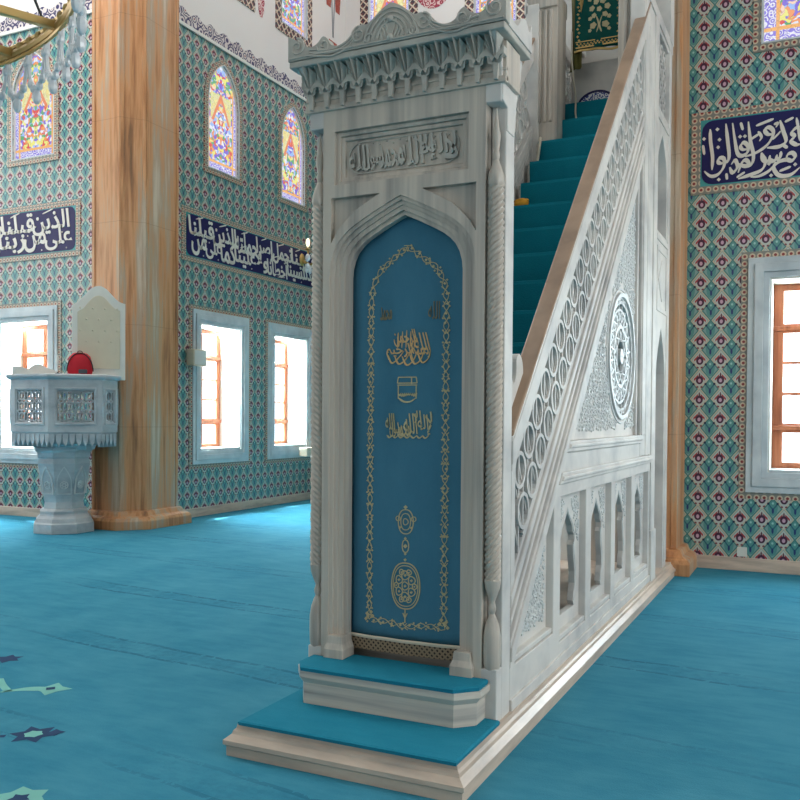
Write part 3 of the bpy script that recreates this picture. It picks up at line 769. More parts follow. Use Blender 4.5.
# stalactite cornice
b = MB(FF); N = 12; x0, x1 = -1.075, .025; pw = (x1-x0)/N
zt, zb, zs = 3.388, 3.262, 3.195
for i in range(N):
    a = x0+i*pw; c = a+pw/2
    tip = (c, zb, .025); st = (c, zs, .012)
    top = [(a, zt-.02, .055), (a+pw*.16, zt-.005, .11), (a+pw*.34, zt, .075), (c, zt, .125), (a+pw*.66, zt, .075), (a+pw*.84, zt-.005, .11), (a+pw, zt-.02, .055)]
    for k in range(6): b.face([top[k], top[k+1], tip])
    lo0, lo1 = (a, zt-.085, .075), (a+pw, zt-.085, .075)
    b.face([top[0], tip, (a+.012, zb+.005, .045)]); b.face([top[6], (a+pw-.012, zb+.005, .045), tip])
    b.plate_convex([(c-.009, zs), (c+.009, zs), (c+.014, zb+.01), (c-.014, zb+.01)], 0, .034)
    pts = [(c-.014, zb+.012), (c-pw*.28, zb+.035), (c-pw*.5, zb+.04), (c-pw*.5, zb+.075), (c, zb+.03)]
    b.plate(pts, (), .0, .05); b.plate([(2*c-p[0], p[1]) for p in pts], (), .0, .05)
b.build('stalactite_cornice', M_crest, minbar)
b = MB(FF).plate(rect(x0, 3.19, x1, 3.38), (), -.2, .004)
b.plate(rect(x0, 3.185, x1, 3.215), (), -.02, .014); b.plate(rect(x0, 3.24, x1, 3.255), (), -.02, .010)
b.build('cornice_band', M_front, minbar, bevel=.003)
FS = Frame((0, 0, 0), (0, 1, 0), (0, 0, 1))
FL = Frame((-BW, 0, 0), (0, 1, 0), (0, 0, 1), (-1, 0, 0))
cheek = [(.076, 2.98), (.076, 3.09), (.004, 3.105), (.004, 3.18), (-.012, 3.2), (-.012, 3.24), (-.03, 3.28), (-.07, 3.35), (-.11, 3.388), (.30, 3.385), (.285, 3.34), (.27, 3.33), (.275, 3.29), (.25, 3.25), (.225, 3.24), (.225, 3.18), (.205, 3.14), (.20, 3.06), (.18, 2.98)]
for fr in (FS, FL): MB(fr).plate(cheek, (), -.03, .006).build('cornice_cheek', M_side, minbar, bevel=.005)
MB().box((-1.105, -.122, 3.386), (.052, .285, 3.418)).build('cornice_slab', M_crest, minbar, bevel=.006)
MB().box((-1.04, .0, 3.19), (-.01, .20, 3.385)).build('cornice_core', M_side, minbar)
crest = [(-1.11, 3.42), (-1.11, 3.55), (-1.085, 3.535), (-1.04, 3.512), (-.985, 3.475), (-.94, 3.485), (-.906, 3.515), (-.877, 3.498), (-.86, 3.468), (-.82, 3.455), (-.774, 3.468), (-.735, 3.505), (-.69, 3.533), (-.655, 3.53), (-.624, 3.55), (-.575, 3.588), (-.53, 3.61)]
crest = smooth_path(crest[1:], 4)
cf = [(-1.11, 3.42)]+crest; cf = cf+[(-1.05-p[0], p[1]) for p in cf[::-1]]
b = MB(FF).plate(cf, (), .07, .125); b.build('crest', M_crest, minbar, bevel=.006)
b = MB(FF); w = .127
def spiral(c, r, a0, turns, s=1, rad=.007, k=.85):
    pts = []
    for i in range(25):
        t = i/24; a = a0+s*t*turns*2*PI; q = r*(1-k*t); pts.append((c[0]+q*cos(a), c[1]+q*sin(a), w))
    b.tube(pts, [rad*(1-.4*i/24) for i in range(25)], 5)
for m in (1, -1):
    X = lambda x: x if m == 1 else -1.05-x
    spiral((X(-1.055), 3.485), .045, PI/2, 1.6, -m); spiral((X(-.90), 3.468), .038, 0 if m < 0 else PI, 1.3, m)
    spiral((X(-.70), 3.485), .042, PI/2, 1.6, m); spiral((X(-.645), 3.455), .028, 0, 1.2, m)
    for dz in (0, .016, .032):
        b.tube([(X(x), z+.0-dz, w) for x, z in smooth_path([(-.98, 3.46), (-.93, 3.452), (-.86, 3.447-.006), (-.80, 3.45), (-.75, 3.475), (-.72, 3.505)], 5)], .0055, 5)
    for dr in (0, .025, .05, .075):
        b.tube([(X(-.525-(.145-dr)*cos(a)*(1-.15*sin(a))), 3.44+(.145-dr*.85)*sin(a), w) for a in [PI/2*i/10 for i in range(11)]], .006, 5)
    for k in range(3): b.tube([(X(-.528-.018*k-.03*t), 3.44+.09*t-.1*t*t*k*.3, w) for t in [i/8 for i in range(9)]], .005, 5)
b.ball((-.525, 3.53, w), .018, 8, 5); b.ball((-.525, 3.44, w), .02, 8, 5)
b.tube([(-1.10, 3.432, .127), (.05, 3.432, .127)], .006, 5)
b.build('crest_carving', M_crest, minbar, smooth=True)
for fr, s in ((FS, 1), (FL, 1)):
    cs = smooth_path([(-.068, 3.55), (-.05, 3.525), (-.02, 3.475), (.06, 3.465), (.12, 3.52), (.19, 3.545), (.25, 3.51), (.29, 3.56)], 4)
    MB(fr).plate([(-.068, 3.42)]+cs+[(.295, 3.42)], (), .005, .055).build('crest_return', M_side, minbar, bevel=.005)

# ---- flanks -------------------------------------------------------
Y0, Y1, YE = .20, 3.66, 5.12                              # rails run Y0-Y1, the tower Y1-YE
def ogee(c, hw, z0, z1):
    h = z1-z0; side = [(.92, 0), (.80, .05), (.86, .14), (1.0, .22), (.98, .34), (.80, .52), (.74, .62), (.86, .66), (.88, .72), (.70, .76), (.62, .82), (.34, .89), (.12, .95), (0, 1)]
    side = [(a, b_) for a, b_ in side]
    return [(c+hw*a, z0+h*b_) for a, b_ in side]+[(c-hw*a, z0+h*b_) for a, b_ in side[-2::-1]]
bays = [(1.13+.775*i, 1.13+.775*i+.63) for i in range(4)]
def flank(fr, near):
    root = minbar
    # dado: frame, four pierced bays, one carved triangle
    tri = [(.285, .36), (.985, .36), (.985, 1.095), (.29, .395)]
    out = [(Y0, .14), (4.16, .14), (4.16, 1.27), (1.10, 1.27), (Y0, .37)]
    hol = [tri]+[rect(a, .275, c, 1.14) for a, c in bays]
    MB(fr).plate(out, hol, -.10, 0).build('dado_frame', M_side, root, bevel=.006)
    b = MB(fr).plate([(Y0, .14), (4.16, .14), (4.16, .20), (Y0, .20)], (), -.02, .012); b.build('dado_skirting', M_side, root, bevel=.004)
    b = MB(fr).plate(tri, (), -.09, -.045)
    b.build('triangle_panel', M_side, root)
    b = MB(fr)
    t2 = [(.36, .43), (.94, .43), (.94, 1.0), (.365, .45)]
    if near:
        scrolls(b, t2, .062, -.044, .0065); b.build('triangle_carving', M_relief, root, smooth=True)
    for a, c in [(tri[0], tri[1])]: MB(fr).strip((a[0], a[1]+.02), (c[0], c[1]+.02), .03, -.05, -.008).build('panel_sill', M_side, root, bevel=.006)
    for a, c in bays:
        MB(fr).strip((a, .295), (c, .295), .035, -.06, -.006).build('bay_sill', M_side, root, bevel=.006)
    for a, c in bays:
        m = (a+c)/2; og = ogee(m, .205, .40, 1.035)
        p = MB(fr).plate(rect(a, .275, c, 1.14), [og] if near else [], -.085, -.045).build('pierced_bay', M_side, root, bevel=.004)
        if near:
            b = MB(fr)
            for s in (1, -1): scrolls(b, [(m+s*.06, 1.115), (m+s*.285, 1.115), (m+s*.285, .78), (m+s*.225, .80), (m+s*.2, .9), (m+s*.09, 1.0)], .058, -.044, .0055)
            b.tube([(q[0]+(q[0]-m)*.06, q[1]+(.01 if q[1] > .5 else 0), -.044) for q in og[1:-1]], .005, 5)
            b.build('spandrel_carving', M_relief, p, smooth=True)
    # string course
    b = MB(fr)
    b.plate([(1.07, 1.215), (4.16, 1.215), (4.16, 1.285), (1.13, 1.285)], (), -.05, .012)
    b.plate([(1.10, 1.238), (4.16, 1.238), (4.16, 1.262), (1.12, 1.262)], (), 0, .024)
    b.plate([(1.1, 1.28), (3.68, 1.28), (3.68, 1.40), (1.22, 1.40)], (), -.06, -.004)
    b.plate([(1.22, 1.40), (3.66, 1.40), (3.66, 1.47), (1.29, 1.47)], (), -.06, .012)
    b.plate([(1.27, 1.425), (3.66, 1.425), (3.66, 1.45), (1.29, 1.45)], (), 0, .022)
    b.build('string_course', M_side, root, bevel=.007)
    # upper carved triangle with the pierced roundel
    cy, cz, rr_ = 3.06, 2.10, .47
    T3 = [(1.34, 1.47), (3.63, 1.47), (3.63, 3.76)]
    circ = [(cy+rr_*cos(2*PI*i/40), cz+rr_*sin(2*PI*i/40)) for i in range(40)]
    pan = MB(fr).plate(T3, [circ], -.09, -.05).build('upper_triangle', M_side, root)
    b = MB(fr)
    Tin = [(1.57, 1.50), (3.58, 1.50), (3.58, 3.51)]
    if near: scrolls(b, Tin, .078, -.05, .0075, lambda p: (p[0]-cy)**2+(p[1]-cz)**2 < (rr_+.09)**2); b.build('rumi_carving', M_relief, pan, smooth=True)
    MB(fr).plate([(1.38, 1.47), (1.50, 1.47), (3.63, 3.60), (3.63, 3.72)], (), -.09, -.022).build('panel_frame', M_side, root, bevel=.005)
    MB(fr).plate(rect(3.585, 1.47, 3.64, 3.66), (), -.09, -.024).build('panel_frame', M_side, root, bevel=.005)
    b = MB(fr); b.ring((cy, cz), rr_+.012, .034, -.09, -.028, 48); b.ring((cy, cz), rr_+.055, .014, -.06, -.040, 48)
    b.ring((cy, cz), rr_*.5, .03, -.085, -.05, 32); b.ring((cy, cz), rr_*.28, .018, -.08, -.05, 20); b.ring((cy, cz), rr_*.08, .05, -.085, -.04, 16)
    n = 20; b.ring((cy, cz), rr_*.78, .02, -.085, -.055, 40)
    for i in range(n):
        P = lambda k, q=1.0: (cy+rr_*q*cos(2*PI*k/n), cz+rr_*q*sin(2*PI*k/n))
        b.strip(P(i), P(i+3), .018, -.075, -.045); b.strip(P(i+.5, .78), P(i+2.5, .5), .016, -.085, -.057); b.strip(P(i+.5, .78), P(i-1.5, .5), .016, -.085, -.057); b.strip(P(i+.5, .98), P(i+.5, .5), .018, -.085, -.054)
        if i % 2 == 0: b.strip(P(i, .5), P(i+4, .28), .016, -.075, -.05); b.strip(P(i, .5), P(i-4, .28), .016, -.075, -.05)
    b.build('pierced_roundel', M_relief, pan, bevel=.003)
    # diagonal string and balustrade
    D_ = lambda ka, kb, w0, w1, y0=Y0, y1=Y1: b.plate([(y0, y0+ka), (y1, y1+ka), (y1, y1+kb), (y0, y0+kb)], (), w0, w1)
    b = MB(fr); D_(.15, .29, -.08, .004); D_(.185, .26, 0, .014); D_(.29, .36, -.08, -.018); D_(.36, .40, -.08, .004); D_(.40, .455, -.08, -.012); D_(.455, .52, -.08, .006)
    b.build('raking_string', M_side, root, bevel=.008)
    b = MB(fr); D_(.52, .565, -.08, -.008); D_(1.135, 1.31, -.08, .003, Y0, 3.95); D_(1.17, 1.29, -.01, .007, Y0, 3.95)
    b.plate([(Y0, Y0+.52), (Y0+.06, Y0+.58), (Y0+.06, Y0+1.2), (Y0, Y0+1.14)], (), -.10, 0)
    b.build('rail_frame', M_side, root, bevel=.006)
    b = MB(fr); D_(1.31, 1.345, -.09, .010, Y0, 3.96); b.build('handrail', M_railshade, root, bevel=.010)
    # pierced lattice: two staggered rows of rings over upright bars
    b = MB(fr); q = 2**-.5; klo, khi, km = .565, 1.135, .85
    st = lambda s, t: (Y0+s*q-t*q, Y0+km+s*q+t*q)
    L = (Y1-Y0)/q; dt = .098; sp_ = .212; n = int(L/sp_)
    for row, tt in ((0, dt), (1, -dt)):
        for i in range(n+1):
            s = (i+.5*row)*sp_+.1; c = st(s, tt)
            if Y0+.11 < c[0] < Y1-.06:
                b.ring(c, .088, .020, -.046, -.004, 18)
    y = Y0+.08
    while y < Y1-.03:
        b.strip((y, y+klo-.01), (y, y+khi+.01), .015, -.042, -.012); y += .0749
    for tt in (.185, 0, -.185):
        p0, p1 = st(.12, tt), st(L-.1, tt)
        if tt: b.strip(p0, p1, .016, -.044, -.006)
    for i in range(n*2+1):
        s = i*sp_/2+.1; a, c = st(s, 0), st(s+sp_*.25, .05 if i % 2 else -.05)
        if Y0+.05 < a[0] < Y1-.05: b.strip(st(s-sp_*.3, -.19), st(s+sp_*.3, .19), .012, -.040, -.016)
    b.build('pierced_lattice', M_side, root)
    # tower
    arch1 = [(4.42, .14), (4.92, .14)]+pointed(4.42, 4.92, .14, 2.05, 2.47)[2:]
    arch2 = pointed(4.38, 4.92, 3.36, 3.98, 4.30)
    b = MB(fr).plate([(4.14, .13), (YE, .13), (YE, 5.30), (Y1, 5.30), (Y1, 1.29), (4.14, 1.29)], [[(p[0], max(p[1], .131)) for p in arch1], arch2, rect(4.30, 4.50, 4.98, 5.18)], -.12, 0)
    b.build('tower_side', M_side, root, bevel=.006)
    for q, w in ((rect(3.68, 1.47, 3.84, 4.82), .010), (rect(3.88, 1.29, 4.02, 5.02), .006), (rect(4.16, .2, 4.34, 5.28), .010), (rect(4.96, .2, YE-.02, 5.28), .008), (rect(4.14, .13, 4.38, .60), .022)):
        MB(fr).plate(q, (), -.05, w).build('tower_pilaster', M_side, root, bevel=.006)
    MB(fr).plate(rect(4.38, 2.62, 4.94, 3.22), [rect(4.42, 2.66, 4.90, 3.18)], -.02, .010).build('panel_moulding', M_side, root, bevel=.004)
    MB(fr).plate([(4.66, 2.72), (4.85, 2.92), (4.66, 3.12), (4.47, 2.92)], (), -.01, .008).build('diamond_relief', M_side, root, bevel=.004)
    for q, w in ((rect(4.34, 3.27, 5.0, 3.32), .014), (rect(3.66, 5.22, YE, 5.32), .012), (rect(4.34, 4.38, 5.0, 4.44), .012)):
        MB(fr).plate(q, (), -.02, w).build('tower_moulding', M_side, root, bevel=.004)
    b = MB(fr)
    for i in range(4):
        for j in range(4):
            c = (4.385+i*.17, 4.585+j*.17); b.ring(c, .075, .02, -.08, -.03, 14)
    for k in range(-4, 5):
        for s in (1, -1):
            pts = []
            for t in range(0, 41):
                u = 4.30+.68*t/40; v = 4.84+s*(u-4.64)+k*.17
                if 4.50 < v < 5.18: pts.append((u, v))
            if len(pts) > 1: b.strip(pts[0], pts[-1], .016, -.075, -.035)
    b.build('tower_lattice', M_side, root)
    # post above the platform
    MB(fr).plate(rect(3.70, 5.30, 3.98, 6.9), (), -.26, .02).build('canopy_post', M_side, root, bevel=.01)
    MB(fr).plate(rect(4.90, 5.30, YE, 6.9), (), -.22, .02).build('canopy_post', M_side, root, bevel=.01)
flank(FS, True); flank(FL, False)
# front posts at the stair head with fluted faces
for x0, x1 in ((-BW+.006, -.765), (-.235, -.006)):
    b = MB().box((x0+.0, Y1+.04, 3.75), (x1, Y1+.32, 5.35))
    for k in range(4): b.box((x0+.05+k*.052, Y1+.02, 4.25), (x0+.08+k*.052, Y1+.05, 5.24))
    b.box((x0-.002, Y1+.01, 5.26), (x1+.002, Y1+.35, 5.40)); b.build('stair_head_post', M_front, minbar, bevel=.008)
# stairs
n = 16; pts = [(Y0, .14)]; y, z = .225, .38
prof = []
for i in range(n):
    yy = .225+.245*i; zz = .625+.245*i
    if yy > 3.95: break
    prof += [(yy, zz-.245), (yy, zz)]
prof.append((4.15, prof[-1][1])); prof += [(4.15, 4.53), (5.0, 4.53), (5.0, 4.38), (4.3, 4.38)]
under = [(4.1, 4.05), (.55, .50), (.225, .30)]
MB(Frame((-BW+.11, 0, 0), (0, 1, 0), (0, 0, 1))).plate(prof+under, (), 0, BW-.22).build('stair_flight', M_step, minbar)
# seat block with the blue tile lunette at the stair head, back panel and canopy
b = MB().box((-.765, 4.27, 4.5), (-.285, 4.75, 4.95)); b.build('seat_block', M_side, minbar, bevel=.01)
FX = Frame((-.545, 4.27, 4.53), (1, 0, 0), (0, 0, 1))
m = MAT('blue_flower_tile', .3); x, y, z = m.coords()
q = S(m.nt, m.voro(m.vec(x, 0, z), 26)); m.color(m.mix((q*16).sin() > .2, lin(222, 224, 228), lin(44, 62, 140)))
b = MB(FX).plate([(.165*cos(PI*i/14), .125*sin(PI*i/14)) for i in range(15)], (), 0, .012); b.build('tile_lunette', m.m, minbar)
b = MB(FX).plate([(.185*cos(PI*i/14), .145*sin(PI*i/14)) for i in range(15)]+[(-.165, 0)]+[(.165*cos(PI*i/14), .125*sin(PI*i/14)) for i in range(13, 0, -1)]+[(.165, 0)], (), 0, .018); b.build('lunette_border', M_navy, minbar)
MB().box((-BW+.1, 5.0, 4.4), (-.1, 5.10, 6.9)).build('back_panel', M_side, minbar, bevel=.01)
MB().box((-BW+.12, 5.06, .13), (-.12, 5.11, 5.2)).build('tower_back', M_front, minbar)
b = MB().box((-BW-.04, Y1, 6.9), (.04, YE+.04, 7.05)); b.build('canopy', M_side, minbar, bevel=.01)
# carved newel scroll at the foot of the near rail
b = MB(Frame((-.10, 0, 0), (0, 1, 0), (0, 0, 1)))
nw = smooth_path([(.20, 2.03), (.25, 2.06), (.29, 2.03), (.295, 1.95), (.30, 1.86), (.33, 1.79), (.36, 1.79), (.385, 1.84), (.39, 1.91), (.43, 1.94), (.48, 1.91), (.50, 1.84), (.47, 1.75), (.42, 1.66)], 4)
b.plate([(.20, 1.40)]+nw[:0]+[(.42, 1.62)]+nw[::-1], (), .0, .06); b.build('newel_scroll', M_side, minbar, bevel=.008)

# ---- carpets, curtain, banner: separate textiles laid on or hung from the pulpit
M_edge = plain('carpet_edge', lin(6, 92, 122), .95)
b = MB().loft([[(-1.085-d, -.565-d, z), (.02+d, -.565-d, z), (.02+d, -.01, z), (-.06, -.01, z), (-.06, -.13, z), (-.14, -.205, z), (-.95, -.205, z), (-1.0, -.13, z), (-1.0, -.01, z), (-1.085-d, -.01, z)] for z, d in ((ZP+.0005, 0), (ZP+.016, .003), (ZP+.022, -.006))])
tag(b.build('platform_carpet', M_stepcarpet), 'turquoise carpet piece on the low platform before the portal', 'carpet')
b = MB().loft([[(p[0], p[1] if p[1] < 0 else (.085 if C0-.0 < p[0] < C1 else -.012), z) for p in [(-1.012-d, -.012, 0), (-1.012-d, -.13-d, 0), (-.955-d*.5, -.222-d, 0), (-.135+d*.5, -.222-d, 0), (-.043+d, -.13-d, 0), (-.043+d, -.012, 0), (C1-.013, -.012, 0), (C1-.013, .1, 0), (C0+.013, .1, 0), (C0+.013, -.012, 0)]] for z, d in ((.3325, .003), (.350, .006), (.356, -.006))])
tag(b.build('step_carpet', M_stepcarpet), 'turquoise carpet piece covering the entrance step of the portal', 'carpet')
b = MB(Frame((-BW+.135, 0, 0), (0, 1, 0), (0, 0, 1)))
top, bot = [], []
for i in range(n):
    yy = .225+.245*i; zz = .625+.245*i
    if yy > 3.95: break
    top += [(yy-.016, zz-.245+.016 if i else zz-.245), (yy-.022, zz-.01), (yy-.016, zz+.014), (yy, zz+.018)]; bot += [(yy-.001, zz-.244), (yy-.001, zz+.001)]
yl = 4.148; top += [(yl-.016, zz+.0-.245+.018), ]; top = top[:-1]
zl = .625+.245*15
top += [(4.134, zl+.018), (4.128, 4.535), (4.15, 4.548), (4.265, 4.548)]; bot += [(4.149, zl+.001), (4.149, 4.531), (4.265, 4.531)]
b.plate(top+bot[::-1], (), 0, BW-.27)
tag(b.build('stair_carpet', M_stair), 'dark teal carpet runner climbing the pulpit stairs', 'carpet')

curtain = thing('portal_curtain', 'blue velvet curtain with gold embroidered Arabic texts hanging in the portal arch', 'curtain', (-.5, .14, .45))
NX, NZ = 26, 40; vs, fs = [], []
cx = lambda t: -.87+.685*t
def cy_(x, z): t = (x+.87)/.685; return .128-.022*sin(PI*t)+.004*sin(t*22+z)*(1 if z > 1 else z)
for j in range(NZ+1):
    zz = .465+(2.66-.465)*j/NZ
    for i in range(NX+1): x = cx(i/NX); vs.append((x, cy_(x, zz), zz))
for j in range(NZ):
    for i in range(NX): a = j*(NX+1)+i; fs.append([a, a+1, a+NX+2, a+NX+1])
b = MB()._add(vs, fs); o = b.build('cloth', M_curtain, curtain, smooth=True); md = o.modifiers.new('s', 'SOLIDIFY'); md.thickness = .006; md.offset = -1
b = MB(); vs, fs = [], []
for j, (zz, dy) in enumerate(((.388, -.010), (.415, -.009), (.448, -.006))):
    for i in range(NX+1): x = cx(i/NX); vs.append((x, cy_(x, .5)+dy, zz))
for j in range(2):
    for i in range(NX): a = j*(NX+1)+i; fs.append([a, a+1, a+NX+2, a+NX+1])
o = b._add(vs, fs).build('fringe', M_braid, curtain); md = o.modifiers.new('s', 'SOLIDIFY'); md.thickness = .012
b = MB(); b.tube([(cx(i/NX), cy_(cx(i/NX), .5)-.014, .456) for i in range(NX+1)], .010, 6); b.build('cord_edge', M_cord, curtain, smooth=True)
class CF:                                                 # embroidery follows the hanging cloth
    def __call__(s, p): x = -.532+(p[0]+.55)*1.02; return Vector((x, cy_(x, p[1])-.002-p[2], p[1]))
CFR = CF(); cmx = -.55
def emb(): return MB(CFR)
TH = (0, .003)
path = [(-.757, .545), (-.757, 1.2), (-.757, 1.8), (-.757, 2.20), (-.745, 2.29), (-.705, 2.362), (-.63, 2.415), (cmx, 2.475), (-.47, 2.415), (-.395, 2.362), (-.355, 2.29), (-.343, 2.20), (-.343, 1.8), (-.343, 1.2), (-.343, .545), (-.45, .545), (cmx, .53), (-.65, .545), (-.757, .545)]
dense = []
for i in range(len(path)-1):
    a, c = Vector(path[i]), Vector(path[i+1]); k = max(1, int((c-a).length/.012))
    for j in range(k): dense.append(a+(c-a)*j/k)
b = emb()
L1, L2 = [], []
for i, p in enumerate(dense):
    t = dense[(i+1) % len(dense)]-dense[i-1]; t.normalize(); nn = Vector((-t.y, t.x)); s_ = .013*sin(i*.75)
    L1.append(tuple(p+nn*s_)); L2.append(tuple(p+nn*(-s_)))
    if i % 5 == 0:
        for s in (1, -1): q = p+nn*s*.016; dia(b, q, .0055, *TH)
    if i % 4 == 2: dia(b, p+nn*.006*sin(i*1.3), .0075, *TH)
    if i % 6 == 1: b.strip(p+nn*.017, p+t*.016+nn*.004, .0035, *TH); b.strip(p-nn*.017, p+t*.016-nn*.004, .0035, *TH)
for Lx in (L1, L2):
    for i in range(len(Lx)-1): b.strip(Lx[i], Lx[i+1], .0034, *TH)
for cxx, czz in ((-.757, .545), (-.343, .545)):
    for k in range(5): dia(b, (cxx+(1 if cxx < cmx else -1)*.02*cos(k), czz+.02+.02*sin(k*1.7)), .010, *TH)
b.build('embroidered_border', M_thread, curtain)
b = emb()                                                  # basmala in an oval
oc = (-.548, 1.94)
def oval(u, v):
    a = (u-oc[0])/.098; return (u, oc[1]+(v-oc[1])*max(.25, (1-min(.96, a*a)*.62)))
for w, u0, u1, v0, v1 in (('بسم', -.53, -.428, 1.885, 1.965), ('الله', -.515, -.432, 1.945, 2.035), ('الرحمن', -.625, -.50, 1.965, 2.055), ('الرحيم', -.668, -.515, 1.90, 1.985)):
    write(b, w, u0, v0, u1, v1, *TH, .006, -.25)
for k in range(5): nib(b, [(-.655+k*.04, 1.925-.012*k+.004*k*k), (-.635+k*.042, 1.872+.006*abs(k-2)), (-.60+k*.042, 1.895+.004*abs(k-2)), (-.565+k*.036, 1.945)], .009, *TH)
for k in range(5): nib(b, [(-.60+k*.022, 1.96), (-.596+k*.022, 2.05-.006*abs(k-2))], .007, *TH)
b.build('embroidered_basmala', M_thread2, curtain)
b = emb()
write(b, 'الله', -.435, 2.10, -.375, 2.19, *TH, .0); b.build('embroidered_word', plain('dim_thread', lin(128, 122, 100), .7), curtain)
b = emb(); write(b, 'محمد', -.705, 2.105, -.635, 2.175, *TH, .0); b.build('embroidered_word', plain('dim_thread_two', lin(140, 132, 104), .7), curtain)
b = emb()                                                  # small domed hall outline
for p, q in (((-.595, 1.810), (-.50, 1.810)), ((-.60, 1.780), (-.495, 1.780)), ((-.60, 1.770), (-.495, 1.770)), ((-.595, 1.770), (-.595, 1.700)), ((-.50, 1.770), (-.50, 1.700)), ((-.525, 1.810), (-.525, 1.775)), ((-.595, 1.810), (-.60, 1.780)), ((-.50, 1.810), (-.495, 1.780))): b.strip(p, q, .005, *TH)
for k in range(9): nib(b, [(-.59+k*.0105, 1.725), (-.585+k*.0105, 1.715-.004*sin(k)), (-.58+k*.0105, 1.730)], .006, *TH)
nib(b, [(-.595, 1.705), (-.57, 1.688), (-.548, 1.683), (-.525, 1.688), (-.50, 1.705)], .009, *TH)
b.build('embroidered_emblem', M_thread, curtain)
b = emb()
for w, u0, u1, v0, v1 in (('لا', -.445, -.405, 1.565, 1.665), ('إله', -.49, -.425, 1.55, 1.65), ('إلا', -.515, -.465, 1.575, 1.67), ('الله', -.565, -.495, 1.555, 1.655), ('محمد', -.60, -.53, 1.54, 1.61), ('رسول', -.645, -.57, 1.54, 1.61), ('الله', -.67, -.615, 1.575, 1.655)):
    write(b, w, u0, v0-.035, u1, v1-.03, *TH, .002, -.1)
for k in range(7): nib(b, [(-.66+k*.033, 1.512), (-.645+k*.033, 1.50), (-.625+k*.033, 1.515)], .008, *TH)
b.build('embroidered_creed', M_thread, curtain)
b = emb()                                                  # stacked medallions at the foot
def oring(c, rx, ry, wd, lob=0):
    pts = [(c[0]+rx*cos(a)*(1+(.07*cos(a*lob) if lob else 0)), c[1]+ry*sin(a)*(1+(.07*cos(a*lob) if lob else 0))) for a in [2*PI*i/48 for i in range(49)]]
    for i in range(48): b.strip(pts[i], pts[i+1], wd, *TH)
c = (cmx, .74)
def almond(c, rx, ry, wd):
    pts = []
    for i in range(33):
        a = PI*i/32; pts.append((c[0]+rx*sin(a)**.8, c[1]+ry*cos(a)))
    for i in range(32):
        b.strip(pts[i], pts[i+1], wd, *TH); b.strip((2*c[0]-pts[i][0], pts[i][1]), (2*c[0]-pts[i+1][0], pts[i+1][1]), wd, *TH)
almond(c, .078, .118, .006); almond(c, .068, .104, .004)
for (dx, dz, r) in ((0, .055, .02), (0, -.055, .02), (0, 0, .018), (.034, .03, .018), (-.034, .03, .018), (.034, -.03, .018), (-.034, -.03, .018), (.02, .07, .012), (-.02, .07, .012), (.02, -.07, .012), (-.02, -.07, .012), (.05, 0, .012), (-.05, 0, .012)):
    oring((c[0]+dx, c[1]+dz), r, r*1.15, .005, 3); dia(b, (c[0]+dx, c[1]+dz), r*.4, *TH)
c2 = (cmx, .945); almond(c2, .017, .032, .005); dia(b, c2, .011, *TH); dia(b, (cmx, .905), .007, *TH); dia(b, (cmx, .985), .007, *TH); dia(b, (cmx, .875), .008, *TH)
c3 = (cmx, 1.07); almond(c3, .04, .062, .005); almond(c3, .026, .042, .004); oring((cmx, 1.07), .013, .016, .004, 3); dia(b, (cmx, 1.145), .01, *TH)
for s in (1, -1): oring((cmx+s*.042, 1.085), .012, .012, .004); dia(b, (cmx+s*.03, 1.04), .007, *TH)
b.strip((cmx, .62), (cmx, .55), .005, *TH); b.strip((cmx-.012, .60), (cmx, .575), .005, *TH); b.strip((cmx+.012, .60), (cmx, .575), .005, *TH)
b.build('embroidered_medallions', M_thread, curtain)

# green banner at the stair head
ban = thing('embroidered_banner', 'green velvet banner with gold embroidery hanging at the stair head', 'banner', (-.49, 4.05, 4.95))
def by(x, z): return 4.02+.012*sin(x*30)+.01*sin(z*7+x*9)
vs, fs = [], []
for j in range(25):
    for i in range(15): x = -.69+.45*i/14; zz = 4.955+1.5*j/24+.012*sin(i*.8); vs.append((x, by(x, zz), zz))
for j in range(24):
    for i in range(14): a = j*15+i; fs.append([a, a+1, a+16, a+15])
o = MB()._add(vs, fs).build('cloth', M_green, ban, smooth=True); md = o.modifiers.new('s', 'SOLIDIFY'); md.thickness = .008
class BF:
    def __call__(s, p): return Vector((p[0], by(p[0], p[1])-.006-p[2], p[1]))
b = MB(BF())
b.strip((-.68, 4.985), (-.26, 4.985), .012, 0, .003); b.strip((-.68, 5.035), (-.26, 5.035), .008, 0, .003)
for k in range(26): dia(b, (-.665+k*.0155, 5.01+.008*(-1)**k), .010, 0, .003)
for k in range(40): dia(b, (-.655+.006*(-1)**k, 5.05+k*.034), .012, 0, .003); dia(b, (-.30+.006*(-1)**k, 5.05+k*.034), .010, 0, .003)
b.build('gold_border', M_gold, ban)
b = MB(BF())
def cblob(c, r, k=6):
    r = r*1.15
    b.plate_convex([(c[0]+r*(1+.13*cos(5*a))*cos(a), c[1]+r*(1+.13*cos(5*a))*sin(a)) for a in [2*PI*i/18 for i in range(18)]], 0, .004)
for s in (1, -1):
    m0 = -.47
    cblob((m0+s*.055, 5.17), .026); cblob((m0+s*.085, 5.13), .014); cblob((m0+s*.05, 5.26), .02); cblob((m0+s*.085, 5.24), .016); cblob((m0+s*.07, 5.33), .022); cblob((m0+s*.03, 5.38), .022); cblob((m0+s*.09, 5.42), .018); cblob((m0+s*.05, 5.48), .024)
    nib(b, [(m0+s*.022, 5.10), (m0+s*.004, 5.17), (m0+s*.026, 5.25)], .016, 0, .004)
cblob((-.47, 5.31), .02); cblob((-.47, 5.45), .022)
b.build('gold_flowers', M_thread, ban)
b = MB(); b.tube([(-.69+.445*i/12, by(-.69+.445*i/12, 4.95)-.012-.006*sin(i), 4.948+.012*sin(i*.53)) for i in range(13)], .011, 6); b.build('hem_cord', M_gold, ban, smooth=True)
b = MB(); vs, fs = [], []
